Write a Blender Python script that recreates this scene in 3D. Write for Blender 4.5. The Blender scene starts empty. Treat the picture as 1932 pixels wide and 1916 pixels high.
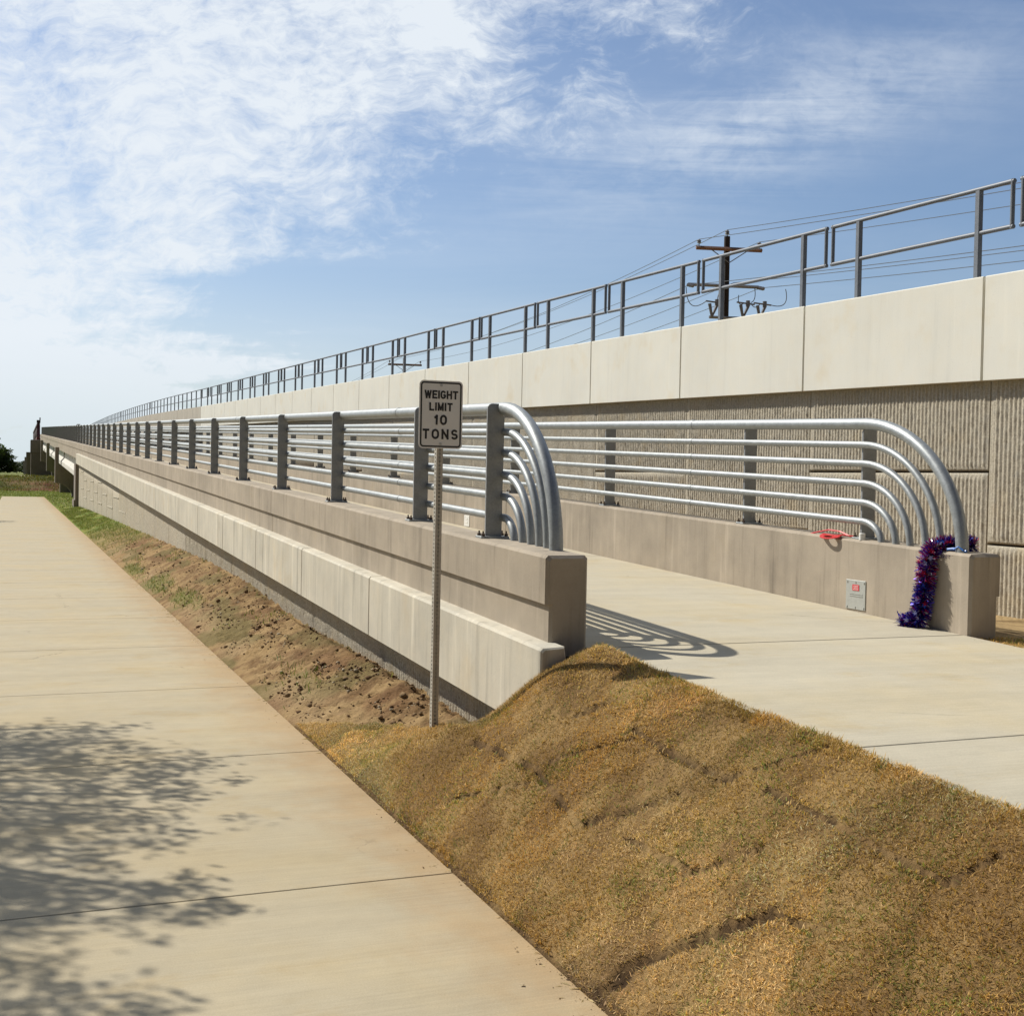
import bpy, math, random
import numpy as np
from mathutils import Matrix, Vector

S = bpy.context.scene
COL = S.collection
rnd = random.Random(7)
rng = np.random.default_rng(7)

# ------------------------------------------------------------------ camera
H = 1.626
YAW, PITCH, ROLL = 0.3820, -0.0219, 0.0196
fw = Vector((math.sin(YAW)*math.cos(PITCH), math.cos(YAW)*math.cos(PITCH), math.sin(PITCH)))
rt = Vector((math.cos(YAW), -math.sin(YAW), 0)); up = rt.cross(fw)
rt2 = rt*math.cos(ROLL) + up*math.sin(ROLL); up2 = up*math.cos(ROLL) - rt*math.sin(ROLL)
cam = bpy.data.cameras.new('camera'); co = bpy.data.objects.new('camera', cam); COL.objects.link(co)
co.matrix_world = Matrix(((rt2.x, up2.x, -fw.x, 0), (rt2.y, up2.y, -fw.y, 0), (rt2.z, up2.z, -fw.z, H), (0, 0, 0, 1)))
cam.sensor_width = 36; cam.lens = 2332.36/1932*36; cam.clip_start = .05; cam.clip_end = 9000
S.camera = co

# ------------------------------------------------------------------ sun and sky
SUN_AZ, SUN_EL = math.radians(37), math.radians(44.2)      # sun left of the ramp direction, over the ramp
sl = bpy.data.lights.new('sun', 'SUN'); sl.energy = 5.0; sl.angle = math.radians(.55); sl.color = (1, .95, .85)
so = bpy.data.objects.new('sun', sl); COL.objects.link(so)
ldir = Vector((math.sin(SUN_AZ)*math.cos(SUN_EL), -math.cos(SUN_AZ)*math.cos(SUN_EL), -math.sin(SUN_EL)))
so.rotation_euler = ldir.to_track_quat('-Z', 'Y').to_euler(); so.location = (-20, 30, 40)

class G:
    """small helper to write shader maths as expressions"""
    def __init__(s, nt): s.nt = nt
    def n(s, t, **kw):
        x = s.nt.nodes.new(t)
        for k, v in kw.items(): setattr(x, k, v)
        return x
    def put(s, sock, v):
        if isinstance(v, bpy.types.NodeSocket): s.nt.links.new(v, sock)
        else:
            if hasattr(sock.default_value, '__len__') and not hasattr(v, '__len__'): v = [v]*len(sock.default_value)
            if hasattr(sock.default_value, '__len__') and len(v) == 3 and len(sock.default_value) == 4: v = (*v, 1)
            sock.default_value = v
    def m(s, op, a, b=0., c=0., clamp=False):
        x = s.n('ShaderNodeMath', operation=op, use_clamp=clamp)
        s.put(x.inputs[0], a); s.put(x.inputs[1], b); s.put(x.inputs[2], c); return x.outputs[0]
    def add(s, a, b): return s.m('ADD', a, b)
    def sub(s, a, b): return s.m('SUBTRACT', a, b)
    def mul(s, a, b): return s.m('MULTIPLY', a, b)
    def div(s, a, b): return s.m('DIVIDE', a, b)
    def ss(s, v, lo, hi, a=0., b=1.):
        x = s.n('ShaderNodeMapRange', interpolation_type='SMOOTHSTEP')
        for i, q in enumerate((v, lo, hi, a, b)): s.put(x.inputs[i], q)
        return x.outputs[0]
    def lin(s, v, lo, hi, a=0., b=1.):
        x = s.n('ShaderNodeMapRange')
        for i, q in enumerate((v, lo, hi, a, b)): s.put(x.inputs[i], q)
        return x.outputs[0]
    def vec(s, x, y, z):
        v = s.n('ShaderNodeCombineXYZ'); [s.put(v.inputs[i], q) for i, q in enumerate((x, y, z))]; return v.outputs[0]
    def xyz(s, v):
        x = s.n('ShaderNodeSeparateXYZ'); s.put(x.inputs[0], v); return x.outputs
    def scale(s, v, k):
        x = s.n('ShaderNodeVectorMath', operation='MULTIPLY'); s.put(x.inputs[0], v); s.put(x.inputs[1], k); return x.outputs[0]
    def noise(s, v, sc, det=4., rough=.55, dist=0., col=False):
        x = s.n('ShaderNodeTexNoise'); s.put(x.inputs['Vector'], v); s.put(x.inputs['Scale'], sc); s.put(x.inputs['Detail'], det)
        s.put(x.inputs['Roughness'], rough); s.put(x.inputs['Distortion'], dist); return x.outputs[1 if col else 0]
    def voro(s, v, sc, feature='F1', out=0):
        x = s.n('ShaderNodeTexVoronoi', feature=feature); s.put(x.inputs['Vector'], v); s.put(x.inputs['Scale'], sc); return x.outputs[out]
    def mix(s, f, a, b, mode='MIX'):
        x = s.n('ShaderNodeMix', data_type='RGBA', blend_type=mode)
        s.put(x.inputs[0], f); s.put(x.inputs[6], a); s.put(x.inputs[7], b); return x.outputs[2]
    def bump(s, h, strength, dist):
        x = s.n('ShaderNodeBump'); s.put(x.inputs['Height'], h); x.inputs['Strength'].default_value = strength
        x.inputs['Distance'].default_value = dist; return x.outputs[0]

W = bpy.data.worlds.new('World'); S.world = W; W.use_nodes = True
nt = W.node_tree; nt.nodes.clear(); g = G(nt)
sky = g.n('ShaderNodeTexSky', sky_type='NISHITA'); sky.sun_disc = False
sky.sun_elevation = SUN_EL; sky.sun_rotation = -SUN_AZ; sky.altitude = 150; sky.air_density = 1.0; sky.dust_density = 1.6; sky.ozone_density = 1.6
tc = g.n('ShaderNodeTexCoord').outputs['Generated']
rotn = g.n('ShaderNodeVectorRotate', rotation_type='Z_AXIS'); g.put(rotn.inputs['Vector'], tc); rotn.inputs['Angle'].default_value = YAW
px, py, pz = g.xyz(rotn.outputs[0])
pyc = g.m('MAXIMUM', py, .05)
sx = g.div(px, pyc); sy = g.div(pz, pyc)                 # gnomonic coordinates of the sky dome in a fixed compass direction
pzc = g.add(g.m('MAXIMUM', pz, 0.), .06)
qx = g.div(px, pzc); qy = g.div(py, pzc)                 # a flat cloud layer seen from below
q = g.vec(qx, qy, 0.)
warp = g.noise(g.vec(g.mul(qx, .8), g.mul(qy, .8), 3.), 1.2, 3.)
n_big = g.noise(g.vec(g.mul(qx, .55), g.mul(qy, .75), 1.7), 1.1, 6., .55, .4)
wv = g.noise(g.vec(sx, sy, 2.), 7., 4., .6, 0., True)
wx, wy, wz = g.xyz(wv)
tx = g.add(sx, g.mul(g.sub(wx, .5), .10)); ty = g.add(sy, g.mul(g.sub(wy, .5), .07))
n_fin = g.noise(g.vec(g.add(tx, g.mul(ty, .35)), g.mul(ty, 1.5), 5.), 9., 10., .68)
n_puf = g.noise(g.vec(g.add(tx, g.mul(ty, -.5)), g.mul(ty, 1.8), 9.), 42., 6., .65)
n_str = g.noise(g.vec(g.mul(qx, .45), g.mul(qy, 2.6), 7.), 2.4, 7., .6, .8)
# main bank of cloud on the left: edge runs from the horizon out to the upper middle
edge = g.add(-.215, g.mul(g.m('MAXIMUM', g.sub(sy, .17), 0.), 1.6))
dedge = g.sub(sx, g.add(edge, g.mul(g.sub(n_big, .5), .42)))
wid = g.add(.05, g.mul(g.m('MAXIMUM', g.sub(sy, .1), 0.), .75))
bank = g.ss(g.div(dedge, wid), -1., 1., 1., 0.)
tex = g.add(g.mul(n_fin, .62), g.mul(n_puf, .38))
cov = g.add(g.mul(bank, .86), g.mul(g.sub(tex, .5), 3.3))
solid = g.ss(g.sub(sx, edge), -.16, -.02, 1., 0.)
cov = g.add(cov, g.mul(g.mul(solid, bank), .10))
front = g.mul(g.ss(py, .05, .45), g.ss(sx, -2.2, -.9))
bankc = g.mul(g.mul(g.ss(cov, .18, 1.30), g.ss(bank, 0., .3)), g.mul(front, .93))
# thin streaks on the right
rx = g.sub(sx, .2); ry = g.sub(sy, g.add(.292, g.mul(g.sub(sx, .2), .3)))
st = g.m('EXPONENT', g.mul(g.add(g.m('POWER', g.div(rx, .17), 2.), g.m('POWER', g.div(ry, .045), 2.)), -1.))
streak = g.mul(g.mul(st, g.ss(g.add(g.mul(n_str, .45), g.mul(tex, .55)), .36, .66)), .62)
rx2 = g.sub(sx, .02); ry2 = g.sub(sy, g.add(.34, g.mul(rx2, .1)))
st2 = g.m('EXPONENT', g.mul(g.add(g.m('POWER', g.div(rx2, .2), 2.), g.m('POWER', g.div(ry2, .05), 2.)), -1.))
streak = g.add(streak, g.mul(g.mul(st2, g.ss(n_fin, .42, .75)), .35))
haze_low = g.mul(g.mul(g.ss(sy, -.02, .22, 1., 0.), g.ss(sx, -.30, .28, .62, .22)), front)
veil = g.mul(g.mul(g.add(.03, g.mul(g.ss(n_big, .35, .8), .12)), front), 1.)
cl = g.m('MINIMUM', g.add(g.add(bankc, streak), g.add(veil, haze_low)), .96)
ccol = g.mix(g.ss(sy, .0, .12), (7.6, 8.6, 9.0), (9.2, 9.8, 10.4))
ccol = g.mix(g.mul(g.sub(n_big, .3), .5), ccol, (8.0, 8.9, 9.9))
skyc = g.mix(1., sky.outputs[0], (.97, 1.09, 1.24), 'MULTIPLY')
wc = g.mix(cl, skyc, ccol)
bk_ = g.ss(py, -.35, .15, .38, 1.)                       # sky behind the camera dimmed to deepen shade on faces turned that way
wc = g.mix(1., wc, g.vec(bk_, bk_, bk_), 'MULTIPLY')
bg = g.n('ShaderNodeBackground'); g.put(bg.inputs[0], wc); bg.inputs[1].default_value = .088
out = g.n('ShaderNodeOutputWorld'); nt.links.new(bg.outputs[0], out.inputs[0])

S.view_settings.view_transform = 'Standard'; S.view_settings.look = 'None'
S.view_settings.exposure = 0.05; S.view_settings.gamma = 1

# ------------------------------------------------------------------ materials
def mat(name):
    m = bpy.data.materials.new(name); m.use_nodes = True
    nt = m.node_tree; b = nt.nodes['Principled BSDF']; gg = G(nt)
    pos = gg.n('ShaderNodeNewGeometry').outputs['Position']
    return m, gg, b, pos
def simple(name, col, rough=.6, metal=0., var=.15, sc=30., spec=.5):
    m, g, b, p = mat(name)
    n = g.noise(p, sc, 4)
    g.put(b.inputs['Base Color'], g.mix(n, [c*(1-var) for c in col], [min(1, c*(1+var)) for c in col]))
    b.inputs['Roughness'].default_value = rough; b.inputs['Metallic'].default_value = metal
    b.inputs['Specular IOR Level'].default_value = spec
    return m
def concrete(name, col, streak=.25, blotch=.2, pores=.35, grain=.12, bump=.3, tint=(.9, .78, .6), bands=0., dark_sc=1.0):
    m, g, b, p = mat(name)
    x, y, z = g.xyz(p)
    big = g.noise(p, 1.1*dark_sc, 5, .6)
    mid = g.noise(p, 6., 5, .6)
    fine = g.noise(p, 90., 4, .7)
    st = g.noise(g.vec(g.mul(x, 9.), g.mul(y, 9.), g.mul(z, .55)), 1., 5, .65)
    st2 = g.noise(g.vec(g.mul(x, 30.), g.mul(y, 30.), g.mul(z, 1.1)), 1., 4, .6)
    f = g.add(1., g.mul(g.sub(big, .5), blotch*2.2))
    f = g.add(f, g.mul(g.sub(mid, .5), blotch*.9))
    f = g.add(f, g.mul(g.sub(fine, .5), grain*2))
    f = g.sub(f, g.mul(g.ss(st, .52, .78), streak)); f = g.add(f, g.mul(g.ss(st, .25, .45, 1., 0.), streak*.75))
    f = g.sub(f, g.mul(g.ss(st2, .60, .8), streak*.7))
    v = g.voro(p, 55.); pv = g.mul(g.ss(v, .05, .16, 1., 0.), g.ss(g.noise(p, 7., 2), .52, .62))
    f = g.sub(f, g.mul(pv, pores))
    c = g.mix(g.ss(mid, .35, .75), [k*1.0 for k in col], [col[i]*(.86+.14*tint[i]) for i in range(3)])
    c = g.mix(g.ss(g.noise(p, 2.3, 4), .55, .8, 0., .5), c, [col[i]*tint[i] for i in range(3)])
    c = g.mix(1., c, g.vec(f, f, f), 'MULTIPLY')
    g.put(b.inputs['Base Color'], c)
    b.inputs['Roughness'].default_value = .88; b.inputs['Specular IOR Level'].default_value = .25
    hgt = g.add(g.mul(fine, .5), g.mul(g.sub(0., pv), 1.2)); hgt = g.add(hgt, g.mul(mid, .6))
    g.put(b.inputs['Normal'], g.bump(hgt, bump, .006))
    return m
M = {}
M['coping'] = concrete('pale_precast_concrete', (.71, .695, .62), streak=.07, blotch=.10, pores=.35, grain=.07, bump=.15)
M['coping_low'] = concrete('weathered_precast_concrete', (.53, .495, .41), streak=.40, blotch=.30, pores=.45, grain=.10, bump=.25)
M['parapet'] = concrete('tan_cast_concrete', (.365, .312, .245), streak=.36, blotch=.38, pores=.3, grain=.10, bump=.3, tint=(.97, .93, .84))
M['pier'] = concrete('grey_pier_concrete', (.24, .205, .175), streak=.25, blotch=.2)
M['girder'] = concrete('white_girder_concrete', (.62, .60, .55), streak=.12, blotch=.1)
M['barrier'] = concrete('grey_barrier_concrete', (.47, .43, .36), streak=.35, blotch=.2)

def ribmat():
    m, g, b, p = mat('fractured_rib_concrete')
    fine = g.noise(p, 60., 5, .75); mid = g.noise(p, 14., 4, .6); big = g.noise(p, 1.3, 4, .6)
    c = g.mix(g.ss(fine, .3, .7), (.33, .29, .22), (.56, .51, .41))
    c = g.mix(g.ss(mid, .5, .75, 0., .5), c, (.32, .31, .28))
    c = g.mix(g.ss(g.noise(p, 3., 3), .5, .8, 0., .55), c, (.48, .39, .25))
    f = g.add(.85, g.mul(big, .3)); c = g.mix(1., c, g.vec(f, f, f), 'MULTIPLY')
    g.put(b.inputs['Base Color'], c); b.inputs['Roughness'].default_value = .95; b.inputs['Specular IOR Level'].default_value = .15
    g.put(b.inputs['Normal'], g.bump(g.add(fine, g.mul(mid, .8)), .6, .012))
    return m
M['rib'] = ribmat()

def pathmat(name, col, edge_x=None):
    m, g, b, p = mat(name); x, y, z = g.xyz(p)
    fine = g.noise(p, 140., 4, .7); mid = g.noise(p, 7., 5, .6)
    broom = g.noise(g.vec(g.mul(x, 2.), g.mul(y, 60.), 0.), 1., 4, .6)
    band = g.noise(g.vec(g.mul(x, .5), g.mul(y, 3.2), 2.), 1., 5, .6)
    big = g.noise(g.vec(x, g.mul(y, 1.2), 0.), .9, 5, .6)
    f = g.add(1., g.mul(g.sub(broom, .5), .26)); f = g.add(f, g.mul(g.sub(band, .5), .34)); f = g.add(f, g.mul(g.sub(fine, .5), .40))
    f = g.add(f, g.mul(g.sub(mid, .5), .20)); f = g.add(f, g.mul(g.sub(big, .5), .2))
    spk = g.voro(p, 34.); spot = g.mul(g.ss(spk, .03, .09, 1., 0.), g.ss(g.noise(p, 3.1, 2), .60, .66)); f = g.sub(f, g.mul(spot, .45))
    c = g.mix(g.ss(big, .4, .7), col, [col[0]*1.0, col[1]*.955, col[2]*.86])
    c = g.mix(g.ss(g.noise(g.vec(g.mul(x, 1.6), g.mul(y, 2.4), 8.), 1., 5, .65), .54, .74, 0., .55), c, [col[0]*.92, col[1]*.80, col[2]*.58])
    if edge_x is not None:    # soil washed onto the slab along its edge
        d = g.m('ABSOLUTE', g.sub(x, edge_x)); d2 = g.add(d, g.mul(g.sub(g.noise(g.vec(g.mul(x, 2.), g.mul(y, 1.4), 0.), 2., 5, .65), .5), .7))
        e = g.mul(g.ss(d2, -.12, .55, 1., 0.), .78)
        c = g.mix(e, c, (.37, .245, .12))
    cr = g.voro(g.vec(g.add(x, g.mul(mid, .3)), g.mul(y, .8), 0.), .55, 'DISTANCE_TO_EDGE')
    f = g.sub(f, g.mul(g.mul(g.ss(cr, .0008, .004, 1., 0.), g.ss(g.noise(p, .8, 2), .55, .62)), .35))
    c = g.mix(1., c, g.vec(f, f, f), 'MULTIPLY')
    g.put(b.inputs['Base Color'], c); b.inputs['Roughness'].default_value = .85; b.inputs['Specular IOR Level'].default_value = .3
    g.put(b.inputs['Normal'], g.bump(g.add(g.mul(broom, .8), fine), .3, .004))
    return m
M['path'] = pathmat('tan_broomed_concrete', (.41, .352, .243), 1.70)
M['slab'] = pathmat('pale_broomed_concrete', (.47, .425, .325))
M['joint'] = simple('joint_filler', (.10, .075, .05), .95)

def galv(name, col, rough, metal):
    m, g, b, p = mat(name)
    v = g.voro(p, 130., out=1); n = g.noise(p, 14., 5, .65); n2 = g.noise(p, 60., 3)
    val = g.xyz(v)[0]
    f = g.add(.82, g.add(g.mul(val, .16), g.mul(g.sub(n, .5), .55)))
    g.put(b.inputs['Base Color'], g.mix(1., col, g.vec(f, f, f), 'MULTIPLY'))
    b.inputs['Metallic'].default_value = metal
    g.put(b.inputs['Roughness'], g.add(rough-.08, g.add(g.mul(n, .16), g.mul(val, .06))))
    g.put(b.inputs['Normal'], g.bump(n2, .06, .002))
    return m
M['galv'] = galv('galvanized_pipe', (.36, .38, .385), .46, .55)
M['galv_post'] = galv('galvanized_plate', (.31, .32, .325), .55, .3)
M['galv_dull'] = galv('dull_galvanized_tube', (.17, .185, .21), .5, .25)
M['galv_sign'] = galv('perforated_steel', (.50, .465, .40), .55, .3)
M['bolt'] = simple('rusty_bolt', (.09, .06, .045), .7, .3)
M['white'] = simple('white_sign_sheeting', (.68, .665, .65), .45, 0, .03)
M['black'] = simple('black_sign_ink', (.012, .010, .010), .5)
M['alu'] = simple('aluminium_edge', (.45, .44, .42), .4, .6)
M['wood'] = simple('dark_creosote_wood', (.030, .020, .014), .9, 0, .4, 12)
M['arm'] = simple('brown_timber_arm', (.19, .105, .075), .9, 0, .3, 12)
M['wire'] = simple('aluminium_wire', (.16, .17, .18), .5, .4)
M['ins'] = simple('grey_porcelain', (.17, .165, .17), .3)
M['red'] = simple('rust_red_steel', (.115, .020, .016), .6, 0, .3, 4)
M['dred'] = simple('dark_red_steel', (.035, .010, .010), .7, 0, .3, 4)
M['redp'] = simple('red_plastic', (.55, .02, .025), .35)
M['wplastic'] = simple('white_plastic', (.75, .74, .70), .4)
M['cover'] = simple('grey_steel_cover', (.42, .43, .40), .5, .2, .12, 25)
M['sticker'] = simple('red_sticker', (.62, .06, .07), .5)
M['blue'] = simple('blue_plastic', (.03, .16, .55), .35)
M['bark'] = simple('tree_bark', (.09, .065, .045), .95, 0, .35, 10)

def attrmat(name, rough=.8, trans=0., spec=.2, var=.25):
    m, g, b, p = mat(name)
    a = g.n('ShaderNodeAttribute', attribute_name='col').outputs['Color']
    f = g.add(1.-var/2, g.mul(g.noise(p, 40., 4, .7), var))
    g.put(b.inputs['Base Color'], g.mix(1., a, g.vec(f, f, f), 'MULTIPLY'))
    b.inputs['Roughness'].default_value = rough; b.inputs['Specular IOR Level'].default_value = spec
    if trans:
        t = g.n('ShaderNodeBsdfTranslucent'); g.put(t.inputs[0], g.mix(1., a, (1.2, 1.25, .7), 'MULTIPLY'))
        mx = g.n('ShaderNodeMixShader'); mx.inputs[0].default_value = trans
        g.nt.links.new(b.outputs[0], mx.inputs[1]); g.nt.links.new(t.outputs[0], mx.inputs[2])
        g.nt.links.new(mx.outputs[0], g.nt.nodes['Material Output'].inputs[0])
    return m
M['blade'] = attrmat('grass_blades', .65, .25, .25)
M['leaf'] = attrmat('tree_leaves', .5, .3, .35)
def shiny():
    m, g, b, p = mat('metallic_foil')
    a = g.n('ShaderNodeAttribute', attribute_name='col').outputs['Color']
    g.put(b.inputs['Base Color'], a); b.inputs['Metallic'].default_value = .7; b.inputs['Roughness'].default_value = .3
    return m
M['foil'] = shiny()

def groundmat():
    m, g, b, p = mat('ground_soil_and_grass')
    a = g.n('ShaderNodeAttribute', attribute_name='col').outputs['Color']
    fine = g.noise(p, 55., 6, .75); mid = g.noise(p, 9., 6, .7); cl = g.voro(p, 26.)
    dist = g.n('ShaderNodeVectorMath', operation='LENGTH'); g.put(dist.inputs[0], p)
    far = g.ss(dist.outputs['Value'], 14., 60.)
    coarse = g.noise(p, 1.2, 6, .7)
    f = g.add(.45, g.add(g.mul(fine, .62), g.mul(mid, .48)))
    f = g.add(g.mul(f, g.sub(1., g.mul(far, .6))), g.mul(g.mul(far, .6), g.add(.6, g.mul(coarse, .8))))
    c = g.mix(1., a, g.vec(f, f, f), 'MULTIPLY')
    g.put(b.inputs['Base Color'], c); b.inputs['Roughness'].default_value = .95; b.inputs['Specular IOR Level'].default_value = .1
    g.put(b.inputs['Normal'], g.bump(g.add(g.mul(fine, .6), g.add(mid, g.mul(cl, -.4))), .8, .03))
    return m
M['ground'] = groundmat()

# ------------------------------------------------------------------ mesh helpers
class MB:
    def __init__(s): s.v = []; s.f = []
    def add(s, vs, fs):
        k = len(s.v); s.v += [tuple(map(float, p)) for p in vs]; s.f += [tuple(i+k for i in f) for f in fs]; return s
    def box(s, x0, x1, y0, y1, z0, z1, sl=0., c=0.):
        """box sheared along Y with slope sl (z rises with y), chamfered vertical/top edges when c"""
        def zz(y, z): return z + sl*(y-y0)
        if not c:
            vs = [(x, y, zz(y, z)) for z in (z0, z1) for y in (y0, y1) for x in (x0, x1)]
            return s.add(vs, [(0, 2, 3, 1), (4, 5, 7, 6), (0, 1, 5, 4), (2, 6, 7, 3), (0, 4, 6, 2), (1, 3, 7, 5)])
        ring = lambda i, z: [(x0+i, y0+c), (x0+c, y0+i), (x1-c, y0+i), (x1-i, y0+c), (x1-i, y1-c), (x1-c, y1-i), (x0+c, y1-i), (x0+i, y1-c)]
        rows = [[(x, y, zz(y, z0)) for x, y in ring(0, 0)], [(x, y, zz(y, z1-c)) for x, y in ring(0, 0)],
                [(min(max(x, x0+c), x1-c), min(max(y, y0+c), y1-c), zz(y, z1)) for x, y in ring(0, 0)]]
        vs = [p for r in rows for p in r]; fs = []
        for j in range(2):
            for i in range(8):
                a, b_ = j*8+i, j*8+(i+1) % 8; fs.append((a, b_, b_+8, a+8))
        fs += [tuple(range(7, -1, -1)), tuple(range(16, 24))]
        return s.add(vs, fs)
    def extr(s, prof, stations, caps=True):
        """prof: list of (x, dz); stations: list of (y, base z, inset) """
        n = len(prof); cx = sum(p[0] for p in prof)/n; cz = sum(p[1] for p in prof)/n; vs = []; fs = []
        for y, bz, ins in stations:
            for x, dz in prof:
                ix = -ins if x > cx else ins; iz = -ins if dz > cz else 0.
                vs.append((x+ix, y, bz+dz+iz))
        for j in range(len(stations)-1):
            for i in range(n):
                a, b_ = j*n+i, j*n+(i+1) % n; fs.append((a, b_, b_+n, a+n))
        if caps: fs += [tuple(range(n))[::-1], tuple(range((len(stations)-1)*n, len(stations)*n))]
        return s.add(vs, fs)
    def tube(s, pts, r, n=12, caps=True):
        pts = [Vector(p) for p in pts]; vs = []; fs = []; rr = r if hasattr(r, '__len__') else [r]*len(pts)
        t0 = (pts[1]-pts[0]).normalized(); a = Vector((0, 0, 1)) if abs(t0.z) < .9 else Vector((1, 0, 0))
        u = t0.cross(a).normalized()
        for i, p in enumerate(pts):
            t = (pts[min(i+1, len(pts)-1)]-pts[max(i-1, 0)]).normalized()
            u = (u - t*u.dot(t)).normalized(); w = t.cross(u)
            for k in range(n):
                an = 2*math.pi*k/n; vs.append(p + (u*math.cos(an)+w*math.sin(an))*rr[i])
        for i in range(len(pts)-1):
            for k in range(n):
                a_, b_ = i*n+k, i*n+(k+1) % n; fs.append((a_, b_, b_+n, a_+n))
        if caps: fs += [tuple(range(n))[::-1], tuple(range((len(pts)-1)*n, len(pts)*n))]
        return s.add(vs, fs)
    def lathe(s, c, prof, n=12):
        vs = [(c[0]+r*math.cos(2*math.pi*k/n), c[1]+r*math.sin(2*math.pi*k/n), c[2]+z) for r, z in prof for k in range(n)]; m_ = len(prof)
        fs = [(i*n+k, i*n+(k+1) % n, (i+1)*n+(k+1) % n, (i+1)*n+k) for i in range(m_-1) for k in range(n)]
        return s.add(vs, fs+[tuple(range(n))[::-1], tuple(range((m_-1)*n, m_*n))])
    def prism(s, poly, axis, a, b):
        """poly in the two other axes (order x,y,z without axis), extruded from a to b"""
        n = len(poly)
        def mk(p, t): q = list(p); q.insert(axis, t); return tuple(q)
        vs = [mk(p, a) for p in poly] + [mk(p, b) for p in poly]
        fs = [tuple(range(n)), tuple(range(n, 2*n))[::-1]] + [(i, i+n, (i+1) % n+n, (i+1) % n) for i in range(n)]
        return s.add(vs, fs)
ORIG = {}
def finish(o, parent):
    COL.objects.link(o)
    if parent is not None: o.parent = parent
def base_of(parent): return ORIG.get(parent.name, Vector((0, 0, 0))) if parent is not None else Vector((0, 0, 0))
def obj(name, mb, m, parent=None, smooth=False, loc=None):
    """one mesh object; vertices are given in world space, the origin goes to the parent's base or to loc"""
    org = Vector(loc) if loc is not None else base_of(parent)
    me = bpy.data.meshes.new(name)
    me.from_pydata([(p[0]-org.x, p[1]-org.y, p[2]-org.z) for p in mb.v], [], mb.f)
    bm_fix(me)
    if smooth: me.polygons.foreach_set('use_smooth', [True]*len(me.polygons)); me.set_sharp_from_angle(angle=math.radians(40))
    me.materials.append(M[m]); me.update()
    o = bpy.data.objects.new(name, me); finish(o, parent)
    if loc is not None: o.location = org - base_of(parent); 
    ORIG[o.name] = org
    return o
def bm_fix(me):
    import bmesh
    bm = bmesh.new(); bm.from_mesh(me); bmesh.ops.recalc_face_normals(bm, faces=bm.faces); bm.to_mesh(me); bm.free()
def fast_mesh(name, V, F, m, col=None, parent=None, smooth=False):
    """V (n,3), F list of arrays of faces of one size each; quick for huge meshes"""
    me = bpy.data.meshes.new(name); V = np.asarray(V, np.float32)
    me.vertices.add(len(V)); me.vertices.foreach_set('co', V.ravel())
    lt = np.concatenate([f.ravel() for f in F]); sizes = np.concatenate([np.full(len(f), f.shape[1]) for f in F])
    me.loops.add(len(lt)); me.loops.foreach_set('vertex_index', lt.astype(np.int32))
    me.polygons.add(len(sizes)); st = np.concatenate([[0], np.cumsum(sizes)[:-1]])
    me.polygons.foreach_set('loop_start', st.astype(np.int32)); me.polygons.foreach_set('loop_total', sizes.astype(np.int32))
    if smooth: me.polygons.foreach_set('use_smooth', np.ones(len(sizes), bool))
    me.update(calc_edges=True)
    if col is not None:
        at = me.color_attributes.new('col', 'FLOAT_COLOR', 'POINT')
        c4 = np.ones((len(V), 4), np.float32); c4[:, :3] = col; at.data.foreach_set('color', c4.ravel())
    me.materials.append(M[m]); o = bpy.data.objects.new(name, me); finish(o, parent); return o
def thing(name, label, cat, loc=(0, 0, 0), group=None):
    o = bpy.data.objects.new(name, None); COL.objects.link(o); o.location = loc; o.empty_display_size = .2
    ORIG[o.name] = Vector(loc); tag(o, label, cat, group); return o
def tag(o, label=None, cat=None, group=None, kind=None):
    if label: o['label'] = label
    if cat: o['category'] = cat
    if group: o['group'] = group
    if kind: o['kind'] = kind
    return o
def copy_child(src, parent, off):
    c = src.copy(); COL.objects.link(c); c.parent = parent; c.location = src.location + Vector(off); ORIG[c.name] = ORIG.get(src.name, Vector((0, 0, 0))) + Vector(off)
    return c

# numpy value noise
def vnoise(x, y, seed=0):
    xi = np.floor(x).astype(np.int64); yi = np.floor(y).astype(np.int64); fx = x-xi; fy = y-yi
    def h(a, b):
        n = (a*374761393 + b*668265263 + seed*1442695041) & 0xffffffff
        n = ((n ^ (n >> 13))*1274126177) & 0xffffffff; n = n ^ (n >> 16); return (n & 0xffff)/65535.
    fx = fx*fx*(3-2*fx); fy = fy*fy*(3-2*fy)
    return (h(xi, yi)*(1-fx)+h(xi+1, yi)*fx)*(1-fy) + (h(xi, yi+1)*(1-fx)+h(xi+1, yi+1)*fx)*fy
def fbm(x, y, oct=4, seed=0):
    s = 0; a = .5; t = 0
    for i in range(oct): s = s+a*vnoise(x*2**i, y*2**i, seed+i); t += a; a *= .5
    return s/t
def sstep(a, b, x): t = np.clip((x-a)/(b-a), 0, 1); return t*t*(3-2*t)

# ------------------------------------------------------------------ long profiles (everything runs along +Y)
SLP = .032
def zp(y): return 1.065 + SLP*y            # top of the ramp parapets
def zf(y): return zp(y) - .478             # ramp floor
def zc(y): return .615 + SLP*y             # top of the low coping
_uy = [-30, 53, 65, 76, 87.6, 98.4, 111, 132, 160, 230]; _uz = [2.381, 4.49, 4.82, 5.09, 5.33, 5.53, 5.73, 5.94, 6.05, 5.9]
def zu(y): return float(np.interp(y, _uy, _uz))
PX0, PX1 = -.80, 1.70                      # footpath
YE = 5.76                                  # near end of the parapets
MX = 7.935                                 # mirror constant of the ramp: x' = MX - x

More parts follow.
